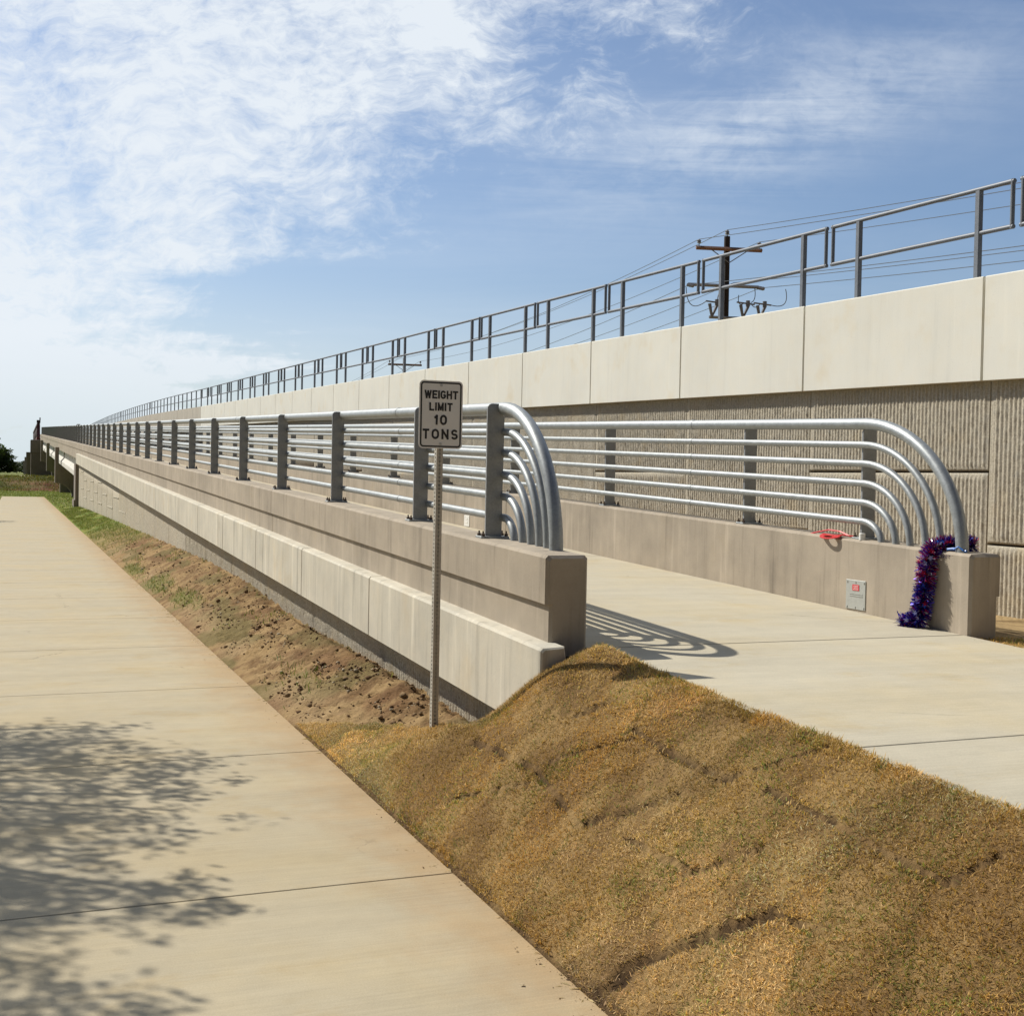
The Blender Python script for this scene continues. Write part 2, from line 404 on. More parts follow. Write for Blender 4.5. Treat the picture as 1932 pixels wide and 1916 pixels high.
# ------------------------------------------------------------------ terrain
_wy = [-5, 7, 9, 13, 18, 25, 35, 50, 60, 80]; _wz = [.29, .29, .33, .35, .42, .38, .33, .22, .10, .0]
SEAMS = []
def sod_edge(x): return 8.0 - 1.95*np.clip((x-1.70)/.86, 0, 1)       # sod ends here, bare soil beyond
def ground_h(x, y):
    x = np.asarray(x, float); y = np.asarray(y, float)
    t = np.clip((x-1.70)/.86, 0, 1); u = np.clip((x-1.70)/1.04, 0, 1)
    hd = np.interp(y, _wy, _wz)*t**.9
    top = .587 + SLP*np.clip(y, -8, 6.5) - .016 + .012*sstep(4.6, 5.5, y)
    hs = -.005 + (top+.005)*(1-(1-u)**(1.12+.35*sstep(4.2, 5.6, y)))
    hs = hs + .075*sstep(2.2, 2.45, x)*sstep(5.0, 5.6, y)*(1-sstep(2.7, 2.8, x))
    w = sstep(5.38, 6.5, y)
    hd = hd - .10*sstep(2.40, 2.54, x)*(1-sstep(11, 15, y))
    h = hs*(1-w) + hd*w + .15*np.exp(-((x-1.99)/.17)**2-((y-6.05)/.35)**2)
    # sod mat thickness
    h = h + .016*(1-sstep(-.05, .05, y-sod_edge(x)))*(x > 1.705)*(x < 2.78)
    # left of the footpath, and below it
    h = np.where(x < 1.70, np.where(x > PX0, -.07, -.015), h)
    # beneath the ramp slab and inside the ramp
    under = (x > 2.80) & (x < 5.10)
    h = np.where(under & (y < 6), .587+SLP*y-.16, h)
    h = np.where(under & (y >= 6) & (y < 57), .30, h)
    rgt = (x >= 5.10)
    hr = .587 + SLP*np.clip(y, -8, 6.) - .02 - .13*sstep(5.3, 7.2, x)
    hr = np.where(y > 6, hr, hr)
    h = np.where(rgt, hr*(1-sstep(40, 58, y)), h)
    h = np.where((x > 2.56) & (y >= 57), 0.05, h)
    # creek dip and the bank beyond it
    dip = -.05*sstep(86.5, 92, y); bank = 1.17*sstep(112.5, 119, y + 1.2*(fbm(x*.5, y*.0+3, 3, 5)-.5))
    far = dip+bank
    h = h*(1-sstep(80, 87, y)) + far
    return h
def ground_detail(x, y):
    h = ground_h(x, y)
    dirt = ((x > 1.72) & (x < 2.75) & (y > 5.8) & (y < 40)).astype(float)*sstep(-.05, .25, y-sod_edge(x))
    e = sstep(1.70, 1.86, x)
    n = fbm(x*9, y*7, 4, 11); n2 = fbm(x*26, y*22, 3, 21)
    rid = np.abs(fbm(x*5, y*4, 3, 31)-.5)*2
    h = h + dirt*e*((n-.5)*.05 + (n2-.5)*.04 + (fbm(x*55, y*50, 2, 23)-.5)*.022 - (1-rid)**6*.02)
    sod = ((x > 1.70) & (x < 2.86) & (y < 8.1)).astype(float)*(1-sstep(-.05, .1, y-sod_edge(x)))
    h = h + sod*e*((fbm(x*4, y*4, 3, 41)-.5)*.022 + (fbm(x*14, y*14, 3, 43)-.5)*.016)
    for sx0, sy0, sx1, sy1, wd in SEAMS:
        d = seg_d(x, y, sx0, sy0, sx1, sy1) + (fbm(x*20, y*20, 2, 51)-.5)*.02
        h = h - .03*(1-sstep(wd*.3, wd, d))*sod
    bk = sstep(112, 114, y)*(1-sstep(119, 122, y))
    h = h + bk*((fbm(x*.9, y*.9, 4, 61)-.5)*.5)
    return h
def seg_d(x, y, x0, y0, x1, y1):
    dx, dy = x1-x0, y1-y0; t = np.clip(((x-x0)*dx+(y-y0)*dy)/(dx*dx+dy*dy), 0, 1)
    return np.hypot(x-x0-t*dx, y-y0-t*dy)
# joints between the sods: (x0, y0, x1, y1, half width)
SEAMS += [(1.795, 3.471, 2.148, 3.165, 0.022),
          (2.064, 4.365, 2.135, 4.267, 0.012),
          (2.123, 3.62, 2.156, 3.569, 0.014),
          (2.109, 4.054, 2.129, 3.647, 0.008),
          (2.441, 4.12, 2.458, 3.892, 0.01),
          (2.427, 3.955, 2.463, 3.887, 0.014),
          (2.47, 3.696, 2.473, 3.552, 0.012),
          (2.473, 3.552, 2.457, 3.102, 0.007),
          (2.453, 2.753, 2.589, 2.7, 0.014),
          (2.457, 3.102, 2.453, 2.753, 0.008),
          (2.451, 4.659, 2.451, 4.416, 0.01),
          (1.725, 3.463, 1.793, 3.407, 0.02),
          (2.359, 5.068, 2.506, 4.953, 0.012),
          (2.451, 4.416, 2.441, 4.12, 0.006),
          (2.05, 5.564, 2.121, 4.946, 0.007),
          (2.121, 4.946, 2.064, 4.365, 0.006),
          (2.148, 3.165, 2.185, 2.938, 0.006),
          (2.171, 4.888, 2.418, 4.595, 0.006),
          (2.463, 3.887, 2.71, 3.67, 0.006),
          (2.135, 4.267, 2.337, 4.033, 0.005),
          (2.156, 3.569, 2.353, 3.401, 0.005), (1.852, 5.291, 2.067, 4.874, 0.005)]
SEAMS = [(a, b, c, d, max(w*1.1, .0085)) for a, b, c, d, w in SEAMS]
def axis(parts):
    out = []
    for a, b, st in parts: out.append(np.arange(a, b, st))
    return np.unique(np.round(np.concatenate(out), 4))
gx = axis([(-4000, -400, 900), (-400, -40, 60), (-40, -4, 6), (-4, 1.6, .7), (1.6, 1.72, .02), (1.72, 2.9, .026), (2.9, 8, .3), (8, 40, 4), (40, 400, 60), (400, 4200, 900)])
gy = axis([(-60, -6, 9), (-6, 1.2, .6), (1.2, 9, .03), (9, 16, .04), (16, 30, .1), (30, 60, .35), (60, 86, 1.), (86, 111, 1.), (111, 124, .3), (124, 200, 6), (200, 1000, 100), (1000, 6000, 1000)])
GX, GY = np.meshgrid(gx, gy); fxv, fyv = GX.ravel(), GY.ravel()
gz = ground_detail(fxv, fyv)
nx_, ny_ = len(gx), len(gy)
idx = np.arange(nx_*ny_).reshape(ny_, nx_)
GF = np.stack([idx[:-1, :-1].ravel(), idx[:-1, 1:].ravel(), idx[1:, 1:].ravel(), idx[1:, :-1].ravel()], 1)
def ground_col(x, y, z):
    n1 = fbm(x*2.2, y*1.6, 4, 71)[:, None]; n2 = fbm(x*7, y*7, 4, 73)[:, None]; n3 = fbm(x*.35, y*.3, 4, 75)[:, None]
    tan = np.array([.315, .21, .10]); brown = np.array([.20, .122, .058]); red = np.array([.16, .08, .04]); olive = np.array([.15, .125, .05])
    green = np.array([.125, .175, .03]); straw = np.array([.34, .235, .11]); soil = np.array([.085, .052, .028])
    mixn = lambda a, b, w: a*(1-w)+b*w
    dirt = mixn(np.broadcast_to(tan, (len(x), 3)), brown, sstep(.46, .62, n2)); dirt = mixn(dirt, red, .6*sstep(.55, .7, n1))
    dirt = mixn(dirt, olive, .75*sstep(.5, .64, fbm(x*3, y*1.4, 4, 77)[:, None]))
    wf = sstep(-.3, .5, ((x-1.70)/.86)[:, None]-.55); dirt = mixn(dirt, brown*.8, .6*wf*sstep(.35, .6, n2))
    tanf = (1-sstep(.0, .35, np.abs((x-1.70)/.86-.2)))[:, None]; dirt = mixn(dirt, np.array([.38, .27, .145]), .6*tanf*sstep(.45, .6, n1))
    c = dirt
    # grass takes over along the strip far away
    gw = (sstep(22, 40, y+9*(fbm(x*1.5, y*.25, 3, 79)-.5)))[:, None]
    grass = mixn(np.broadcast_to(green, (len(x), 3)), np.array([.20, .215, .045]), sstep(.4, .62, n1))
    grass = mixn(grass, np.array([.26, .20, .09]), .5*sstep(.55, .7, n2))
    c = mixn(c, grass, gw)
    for cx, cy, rx, ry in ((1.86, 17.8, .17, 1.2), (1.93, 15.4, .17, 1.0), (1.80, 21, .14, 1.4)):
        d = np.hypot((x-cx)/rx, (y-cy)/ry)+(fbm(x*12, y*5, 3, 81)-.5)*1.2; c = mixn(c, np.array([.15, .165, .045]), (.6*(1-sstep(.4, 1.2, d)))[:, None])
    sodm = (1-sstep(-.06, .06, y-sod_edge(x)+(fbm(x*9, y*9, 3, 83)-.5)*.35))[:, None]*(x > 1.5)[:, None]*(x < 2.9)[:, None]
    sc = mixn(np.broadcast_to(np.array([.30, .195, .082]), (len(x), 3)), np.array([.20, .122, .052]), sstep(.4, .6, n2))
    edge = (1-sstep(.005, .035, x-1.70+(fbm(x*20, y*9, 3, 85)-.5)*.08))[:, None]
    sc = mixn(sc, soil, .85*edge)
    for sx0, sy0, sx1, sy1, wd in SEAMS:
        d = seg_d(x, y, sx0, sy0, sx1, sy1)+(fbm(x*20, y*20, 2, 51)-.5)*.02
        sc = mixn(sc, soil*.7, (1-sstep(wd*.5, wd*1.3, d))[:, None])
    c = mixn(c, sc, sodm)
    rg = (x > 4.6)[:, None]*(y < 45)[:, None]
    c = np.where(rg, mixn(np.broadcast_to(np.array([.42, .30, .155]), (len(x), 3)), np.array([.26, .18, .09]), sstep(.45, .65, n2)), c)
    lf = (x < PX0)[:, None]
    lg = mixn(np.broadcast_to(np.array([.30, .235, .10]), (len(x), 3)), np.array([.19, .19, .045]), sstep(.4, .6, n1)*(y > 60)[:, None]+0*n1)
    c = np.where(lf & (y < 86)[:, None], lg, c)
    c = mixn(c, mixn(np.broadcast_to(green*1.05, (len(x), 3)), np.array([.22, .23, .045]), n1), sstep(84, 88, y)[:, None])
    bk = (sstep(112.2, 113.4, y)*(1-sstep(118., 119.5, y)))[:, None]
    bc = mixn(np.broadcast_to(np.array([.17, .13, .055]), (len(x), 3)), np.array([.10, .12, .03]), sstep(.42, .6, fbm(x*.5, y*.5, 4, 87)[:, None]))
    rw = sstep(.5, .62, fbm(x*.4+9, y*.6, 4, 89)[:, None])*.8+.8*sstep(.5, 4.5, x)[:, None]*.8
    bc = mixn(bc, np.array([.17, .075, .045]), np.clip(rw, 0, 1)*(1-sstep(115, 118, y)[:, None]*.6))
    c = mixn(c, bc, bk)
    c = mixn(c, mixn(np.broadcast_to(np.array([.11, .15, .035]), (len(x), 3)), np.array([.20, .18, .06]), n3), sstep(118.5, 120, y)[:, None])
    return c
gnd = fast_mesh('ground', np.stack([fxv, fyv, gz], 1), [GF], 'ground', ground_col(fxv, fyv, gz), smooth=True)
tag(gnd, kind='structure')

# ------------------------------------------------------------------ footpath and ramp floor
fp = MB(); ys = [-8, -5, -2.55, -.1, 2.36, 4.80, 7.21, 9.60, 12.0, 14.48]; y = 14.48
while y < 84: y += 2.44; ys.append(y)
for a, b in zip(ys[:-1], ys[1:]): fp.box(PX0, PX1, a+.002, b-.002, -.10, 0., 0, .005)
tag(obj('footpath', fp, 'path'), kind='structure')
jb = MB().box(PX0+.03, PX1-.03, -8, ys[-1]-.02, -.09, -.014); tag(obj('footpath_joint_filler', jb, 'joint'), kind='structure')
ff = MB().box(.45, 1.45, 121, 147, 1.0, 1.15, 0.0); tag(obj('distant_footpath', ff, 'slab'), kind='structure')
rf = MB()
for a, b in ((-6, -.7), (-.7, 1.45), (1.45, 3.60), (3.60, 5.745)): rf.box(2.75, 5.19, a+.003, b-.003, zf(a)-.12, zf(a), SLP, .004)
y = 5.75
while y < 57: rf.box(2.75, 5.19, y+.003, y+4.877, zf(y)-.12, zf(y), SLP, .004); y += 4.88
rf.box(2.75, 5.185, y, 150, zf(y)-.2, zf(y), SLP)
tag(obj('ramp_floor', rf, 'slab'), kind='structure')
tag(obj('ramp_joint_filler', MB().box(2.78, 5.16, -5.9, 57, zf(-5.9)-.11, zf(-5.9)-.012, SLP), 'joint'), kind='structure')
rd = MB(); ry = [-12, 0, 20, 40, 53, 65, 76, 87.6, 98.4, 111, 132, 160, 200]
rd.extr([(7.5, -.9), (17.2, -.9), (17.2, -1.25), (7.5, -1.25)], [(y, zu(y), 0) for y in ry])
tag(obj('road', rd, 'barrier'), kind='structure')

# ------------------------------------------------------------------ ribbed panels (fractured fins), facing -x
def ribbed(x, y0, y1, z0, z1f, pitch, ds, dz, depth, seed, marg=.028):
    """grid in the y-z plane at x; z1f(y) gives the top; ribs stick out towards -x"""
    ys = np.linspace(y0, y1, max(4, int((y1-y0)/ds))); nz = max(3, int((max(z1f(y0), z1f(y1))-z0)/dz))
    T = np.linspace(0, 1, nz); YY, TT = np.meshgrid(ys, T); Z1 = z1f(YY); ZZ = z0+(Z1-z0)*TT
    ph = (YY-y0-marg)/pitch; tri = np.abs((ph % 1)-.5)*2; rib = sstep(.25, .75, 1-tri)
    br = fbm(np.floor(ph)*7.3, ZZ*30+seed*5, 4, seed)
    ed = sstep(0, .012, YY-y0-marg)*sstep(0, .012, y1-marg-YY)*sstep(0, .012, ZZ-z0-marg)*sstep(0, .012, Z1-marg-ZZ)
    d = ed*depth*(rib*(.38+.78*br) + .45*(fbm(YY*55, ZZ*45, 3, seed+3)-.35)) - .002*(ed == 0)
    V = np.stack([(x-d).ravel(), YY.ravel(), ZZ.ravel()], 1); nx = len(ys); I = np.arange(nx*nz).reshape(nz, nx)
    F = np.stack([I[:-1, :-1].ravel(), I[1:, :-1].ravel(), I[1:, 1:].ravel(), I[:-1, 1:].ravel()], 1)
    # returns at the border so that joints have depth
    vb = []; fb = []; k = len(V); per = list(I[0]) + list(I[1:, -1]) + list(I[-1][::-1][1:]) + list(I[1:-1, 0][::-1]); n = len(per)
    back = V[per].copy(); back[:, 0] = x+.09
    F2 = np.array([(per[i], per[(i+1) % n], k+(i+1) % n, k+i) for i in range(n)])
    return np.concatenate([V, back]), np.concatenate([F, F2])
def panel_obj(parent, pieces):
    Vs = []; Fs = []; k = 0
    for V, F in pieces: Vs.append(V); Fs.append(F+k); k += len(V)
    V = np.concatenate(Vs) - np.array(base_of(parent)); return fast_mesh('wall_panel', V, [np.concatenate(Fs)], 'rib', parent=parent)

# ---- road wall (right): coping panels over ribbed panels
rw = thing('retaining_wall', 'tall retaining wall of ribbed brown panels under smooth pale coping panels', 'wall', (7.3, 5, .55))
UJ = [7.848 + 2.44*i for i in range(-3, 19)]; UJ[-1] = 53.3
for i, (a, b) in enumerate(zip(UJ[:-1], UJ[1:])):
    mbx = MB(); g2 = .015
    mbx.extr([(7.20, -.836), (7.20, -.008), (7.208, 0), (7.40, 0), (7.40, -.836)], [(a+g2, zu(a+g2), 0), (b-g2, zu(b-g2), 0)])
    obj('coping_panel', mbx, 'coping', rw)
    mid = 1.19 if i % 2 == 0 else 1.774
    near = b < 21; ds, dz = (.0078, .022) if b < 16 else ((.012, .05) if b < 31 else (.05, .3))
    dep = .0115 if b < 31 else 0.004
    top = lambda yy: np.interp(yy, _uy, _uz)-.80
    lo = .35 if b < 30 else .0
    j = .007; gap = .009
    p = [ribbed(7.30, a+j, b-j, lo, lambda yy: yy*0+mid-gap, .047, ds, dz, dep, i*3+1), ribbed(7.30, a+j, b-j, mid+gap, top, .047, ds, dz, dep, i*3+2)]
    panel_obj(rw, p)
bk = MB(); bk.extr([(7.375, -2.9), (7.375, -.79), (7.41, -.79), (7.41, -.02), (7.50, -.02), (7.50, -2.9)], [(-2, zu(-2), 0), (53.3, zu(53.3), 0)])
obj('backing_wall', bk, 'pier', rw)

# ---- ramp wall (left)
lw = thing('retaining_wall', 'low retaining wall of rough panels and weathered coping beside the bare soil strip', 'wall', (2.56, 5.62, .3))
LJ = [5.62, 8.85]
while LJ[-1] < 55: LJ.append(LJ[-1]+2.33)
LJ[-1] = 57.3
for i, (a, b) in enumerate(zip(LJ[:-1], LJ[1:])):
    mbx = MB()
    mbx.extr([(2.43, -.43), (2.43, -.014), (2.444, 0), (2.56, .006), (2.62, -.43)], [(a+.002, zc(a), .008), (a+.012, zc(a+.012), 0), (b-.012, zc(b-.012), 0), (b-.004, zc(b), .008)])
    obj('coping_panel', mbx, 'coping_low', lw)
    a2 = max(a, 6.0); ds, dz = (.012, .03) if b < 22 else ((.02, .06) if b < 36 else (.08, .3))
    top = lambda yy: .615+SLP*yy-.41
    z0 = -.1; j = .006; ps = []
    h0 = float(zc((a+b)/2)-.43)
    mids = []
    zs = [z0]+mids
    for k, zz in enumerate(zs):
        last = k == len(zs)-1
        ps.append(ribbed(2.56, a2+j, b-j, zz+(.012 if k else 0), top if last else (lambda yy, q=zs[k+1]: yy*0+q-.012), .047, ds, dz, .014 if b < 36 else .004, 100+i*5+k))
    po = panel_obj(lw, ps)
    if b > 34:
        lip = MB()
        for m in ((.62, 1.3) if i % 2 else (.95, 1.65)):
            if m < h0-.2: lip.box(2.543, 2.60, a2+.1, a2+2.1, m, m+.022)
        if lip.v: obj('panel_lip', lip, 'coping_low', lw)
obj('backing_wall', MB().extr([(2.65, -.9), (2.65, -.02), (2.74, -.02), (2.74, -.9)], [(5.80, zc(5.80), 0), (57.3, zc(57.3), 0)]), 'pier', lw)
obj('end_pilaster', MB().extr([(2.42, -1), (2.42, 2.02), (2.75, 2.02), (2.75, -1)], [(57.35, 0, 0), (58.9, 0, 0)]).box(2.36, 2.8, 57.3, 59.0, -.6, .42), 'pier', lw)
obj('end_wall', MB().box(2.76, 7.25, 57.4, 58.6, -.5, 2.0), 'pier', lw)

# ---- parapets
prof = [(2.51, -.25), (2.51, -.016), (2.526, 0), (2.729, 0), (2.745, -.016), (2.745, -.52), (2.533, -.52), (2.533, -.25)]
def parapet(mirror, label):
    pr = [(MX-x, z) for x, z in prof][::-1] if mirror else prof
    if mirror: pr = [(x+.0, z) for x, z in pr]
    t = thing('parapet_wall', label, 'parapet', ((MX-2.63) if mirror else 2.63, YE, zf(YE)))
    y_e = 5.70 if mirror else YE
    J = [y_e]+[13.1+7.32*i for i in range(0, 7)] + [64.2, 76, 88, 100, 112, 124, 136, 150]
    J = sorted(set(J))
    for a, b in zip(J[:-1], J[1:]):
        f = .014 if a == y_e else .003; fl = .016 if a == y_e else .004
        st = [(a+(0 if a == y_e else .003), zp(a), fl), (a+f+.002, zp(a+f), 0), (b-.008, zp(b-.008), 0), (b-.004, zp(b), .004)]
        obj('parapet_segment', MB().extr(pr, st), 'parapet', t)
    return t
pl = parapet(False, 'left tan concrete parapet with a grooved outer face above the bare soil strip')
pr_ = parapet(True, 'right tan concrete parapet with a grey cover plate in its inner face')
XI = MX-2.745
# cover plate, wall outlet
cp = MB().box(XI-.006, XI+.002, 6.652, 6.857, .818, 1.012, 0, .002)
for yy in (6.668, 6.755, 6.842):
    for zz in (.832, .998): cp.box(XI-.010, XI-.005, yy-.005, yy+.005, zz-.005, zz+.005)
for zz in (.905, .918): cp.box(XI-.009, XI-.005, 6.68, 6.815, zz, zz+.004)
cov = obj('cover_plate', cp, 'cover', pr_)
obj('sticker', MB().box(XI-.0085, XI-.0062, 6.716, 6.786, .943, .982), 'sticker', cov)
stl = MB()
for zz, w in ((.972, .05), (.964, .05), (.956, .042), (.949, .05)):
    yy = 6.726
    while yy < 6.726+w:
        L = rnd.uniform(.006, .014); stl.box(XI-.0092, XI-.0087, yy, min(yy+L, 6.726+w), zz, zz+.003); yy += L+.004
obj('sticker_text', stl, 'wplastic', cov)
obj('outlet_plate', MB().box(XI-.006, XI+.002, 14.31, 14.5, 1.055, 1.19, 0, .003).box(XI-.009, XI-.005, 14.37, 14.44, 1.09, 1.115).box(XI-.009, XI-.005, 14.37, 14.44, 1.13, 1.155), 'wplastic', pr_)

# ------------------------------------------------------------------ pipe railings on the ramp
PH = .785; RH = [.109, .234, .362, .493, .618]; TH = .757
def railing(mirror, label):
    fx = (lambda x: MX-x) if mirror else (lambda x: x)
    t = thing('pipe_railing', label, 'railing', (fx(2.64), 6.87, zp(6.87)))
    ys = [6.79, 8.23] if mirror else [6.87, 8.31]
    RY = [.20, .34, .475, .62, .755, .925] if mirror else [.164, .292, .416, .536, .644, .79]
    while ys[-1] < 146: ys.append(ys[-1]+2.44)
    y0 = ys[0]; b0 = zp(y0)+.012
    def xr(a, b): return (min(fx(a), fx(b)), max(fx(a), fx(b)))
    # post: flat plate with a rounded outer top corner
    poly = [(2.590, b0-.004), (2.590, b0+PH-.03)] + [(2.60+.0*k, 0) for k in ()]
    for k in range(1, 5): an = math.pi-k*math.pi/8; poly.append((2.62+.03*math.cos(an), b0+PH-.03+.03*math.sin(an)))
    poly += [(2.662, b0+PH)]
    for k in range(0, 7): an = math.pi-.2-k*.26; poly.append((2.692+.031*math.cos(an), b0+TH+.030*math.sin(an)*(-1) if False else b0+PH-.012-.012*k))
    poly += [(2.692, b0-.004)]
    post = obj('post', MB().prism([(fx(x), z) for x, z in poly], 1, y0-.008, y0+.008), 'galv_post', t)
    bp = MB(); x0, x1 = xr(2.548, 2.728); bp.box(x0, x1, y0-.05, y0+.05, zp(y0-.05), zp(y0-.05)+.012, SLP, .002)
    plate = obj('base_plate', bp, 'galv', post); plate.location = (0, 0, 0)
    bolts = []
    for bx in (2.566, 2.712):
        for by in (-.034, .034):
            zz = zp(y0)+.010; bl = MB().lathe((fx(bx), y0+by, zz), [(.012, 0), (.012, .016), (.0055, .0165), (.0055, .032)], 6)
            bolts.append(obj('anchor_bolt', bl, 'bolt', post))
    for yy in ys[1:]:
        off = (0, yy-y0, zp(yy)-zp(y0)); c = copy_child(post, t, off)
        if yy < 60: copy_child(plate, c, (0, 0, 0))
        if yy < 24:
            for q_ in bolts: copy_child(q_, c, (0, 0, 0))
    yend = ys[-1]+.5; ys_r = ys[0]-.03
    DONE = []
    def rail(h, r, x, n, nm):
        pts = []
        zoff = .012+h
        for k in range(0, 21):
            an = k/20*math.pi/2; yy = ys_r - RY[len(DONE)]*math.cos(an); pts.append((fx(x), yy, zp(yy)-.02 + (.02+zoff)*math.sin(an)))
        DONE.append(1); yy = ys_r
        while yy < yend: yy += 6.; pts.append((fx(x), min(yy, yend), zp(min(yy, yend))+zoff))
        mb = MB().tube(pts, r, n)
        for yy in [9.0+7.32*i for i in range(8)]:          # splice sleeves
            mb.tube([(fx(x), yy, zp(yy)+zoff), (fx(x), yy+.05, zp(yy+.05)+zoff)], r+.0022, n)
        return obj(nm, mb, 'galv', t, smooth=True)
    for h in RH: rail(h, .0235, 2.702, 16, 'pipe_rail')
    rail(TH, .0385, 2.690, 20, 'top_rail')
    return t
railing(False, 'left galvanized pipe railing with its nearest posts behind the weight limit sign')
railing(True, 'right galvanized pipe railing in front of the ribbed wall, bent down beside the garland')

# ------------------------------------------------------------------ rail sections on the road wall
RX = 7.33
def rail_section(y0):
    t = thing('guard_rail_section', 'x', 'guard rail', (RX, y0, zu(y0)))
    sl = .0254; z0 = zu(y0); zt, zm = .745, .385; L = 2.33
    p = lambda yy, h: (RX, y0+yy, z0+sl*yy+h)
    for yy in (.37, 1.93):
        obj('post', MB().box(RX-.022, RX+.022, y0+yy-.022, y0+yy+.022, z0+sl*yy-.03, z0+sl*yy+zt-.01), 'galv_dull', t)
    for nm, h in (('top_rail', zt), ('middle_rail', zm)): obj(nm, MB().tube([p(0-.018, h), p(L+.018, h)], .019, 10), 'galv_dull', t, smooth=True)
    for yy in (0, L): obj('end_upright', MB().tube([p(yy, zm-.016), p(yy, zt+.016)], .0185, 10), 'galv_dull', t, smooth=True)
    return t
proto = rail_section(7.70)
NUM = ['first', 'second', 'third', 'fourth', 'fifth', 'sixth', 'seventh', 'eighth', 'ninth', 'tenth', 'eleventh', 'twelfth', 'thirteenth', 'fourteenth', 'fifteenth', 'sixteenth', 'seventeenth', 'eighteenth', 'nineteenth']
secs = [proto]
for k in list(range(-1, 0)) + list(range(1, 18)):
    yy = 7.70+2.44*k; r = proto.copy(); COL.objects.link(r); r.location = (RX, yy, zu(yy)); secs.append(r)
    for ch in list(proto.children): c = ch.copy(); COL.objects.link(c); c.parent = r
secs.sort(key=lambda o: o.location.y)
for i, o in enumerate(secs):
    if i == 0: lb = 'grey tube guard rail section cut off by the right edge of the photo'
    elif i == 1: lb = 'largest whole grey tube guard rail section at the upper right, thin wires behind it'
    elif i == 2: lb = 'grey tube guard rail section with the near utility pole rising behind its left end'
    elif i == 3: lb = 'grey tube guard rail section just left of the near utility pole'
    else: lb = 'grey tube guard rail section on the pale coping, %s whole one counted from the right' % NUM[i-1]
    tag(o, lb, 'guard rail', 'grey tube guard rail sections on the road wall')

def bridge_rail(a, b, label):
    t = thing('bridge_railing', label, 'railing', (RX, a, zu(a)))
    ys = np.arange(a+.25, b-.2, 1.6); pp = None
    for yy in ys:
        if pp is None: pp = obj('post', MB().box(RX-.022, RX+.022, yy-.022, yy+.022, zu(yy)-.03, zu(yy)+.745), 'galv_dull', t); f0 = yy
        else: copy_child(pp, t, (0, yy-f0, zu(yy)-zu(f0)))
    st = np.linspace(a, b, 12)
    for nm, h in (('top_rail', .745), ('middle_rail', .385)): obj(nm, MB().tube([(RX, q, zu(q)+h) for q in st], .02, 8), 'galv_dull', t, smooth=True)
    e = MB()
    for q in (a, a+.12, a+.24, a+.36): e.box(RX-.02, RX+.02, q-.02, q+.02, zu(q)+.38, zu(q)+.75)
    obj('end_frame', e, 'galv_dull', t)
bridge_rail(52.0, 53.6, 'short dark guard rail piece at the joint where the road wall meets the road bridge')
bridge_rail(53.9, 75.6, 'nearest long guard rail of evenly spaced posts on the road bridge')
bridge_rail(75.9, 97.8, 'middle guard rail of the road bridge, between two dark post clusters')
bridge_rail(98.1, 140, 'farthest guard rail of the road bridge, dropping behind the ramp railing')

# ------------------------------------------------------------------ bridges in the distance
rb = thing('road_bridge', 'distant concrete road bridge with a streaked grey barrier, beyond the pale coping panels', 'bridge', (12, 53.4, 1))
by = [53.4, 59, 65, 76, 87.6, 98.4, 111, 132, 160, 200]
BJ = list(np.arange(53.4, 120, 2.6)) + [135, 150, 170, 200]
for a, b in zip(BJ[:-1], BJ[1:]):
    obj('barrier_panel', MB().extr([(7.21, -1.05), (7.21, 0), (7.45, 0), (7.45, -1.05)], [(a+.012, zu(a+.012), 0), (b-.012, zu(b-.012), 0)]), 'barrier', rb)
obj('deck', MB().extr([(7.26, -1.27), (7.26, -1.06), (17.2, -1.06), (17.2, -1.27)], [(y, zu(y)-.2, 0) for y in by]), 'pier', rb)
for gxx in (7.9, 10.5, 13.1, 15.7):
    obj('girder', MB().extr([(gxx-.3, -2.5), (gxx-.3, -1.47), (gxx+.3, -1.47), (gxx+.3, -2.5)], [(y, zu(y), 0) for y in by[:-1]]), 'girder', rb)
obj('abutment', MB().box(7.32, 17, 53.45, 55, -.5, 2.3), 'pier', rb)
fb = thing('footbridge', 'concrete footbridge carrying the ramp onward, white girder bulb in the sun', 'bridge', (4, 58.6, 1))
spans = [(58.6, 83.6), (84.0, 107.6), (108.0, 133.6), (134.0, 149.5)]
for a, b in spans:
    obj('deck', MB().extr([(2.53, -.70), (2.53, -.521), (5.40, -.521), (5.40, -.70)], [(a, zp(a), 0), (b, zp(b), 0)]), 'parapet', fb)
    for gx0 in (2.98, 4.95):
        gp = [(gx0-.32, -1.66), (gx0-.32, -1.42), (gx0-.14, -1.20), (gx0-.12, -.71), (gx0+.12, -.71), (gx0+.14, -1.20), (gx0+.32, -1.42), (gx0+.32, -1.66)]
        for a1, b1 in (((a+.2, (a+b)/2-.05), ((a+b)/2+.05, b-.2))):
            obj('girder', MB().extr(gp, [(a1, zp(a1), 0), (b1, zp(b1), 0)]), 'girder', fb)
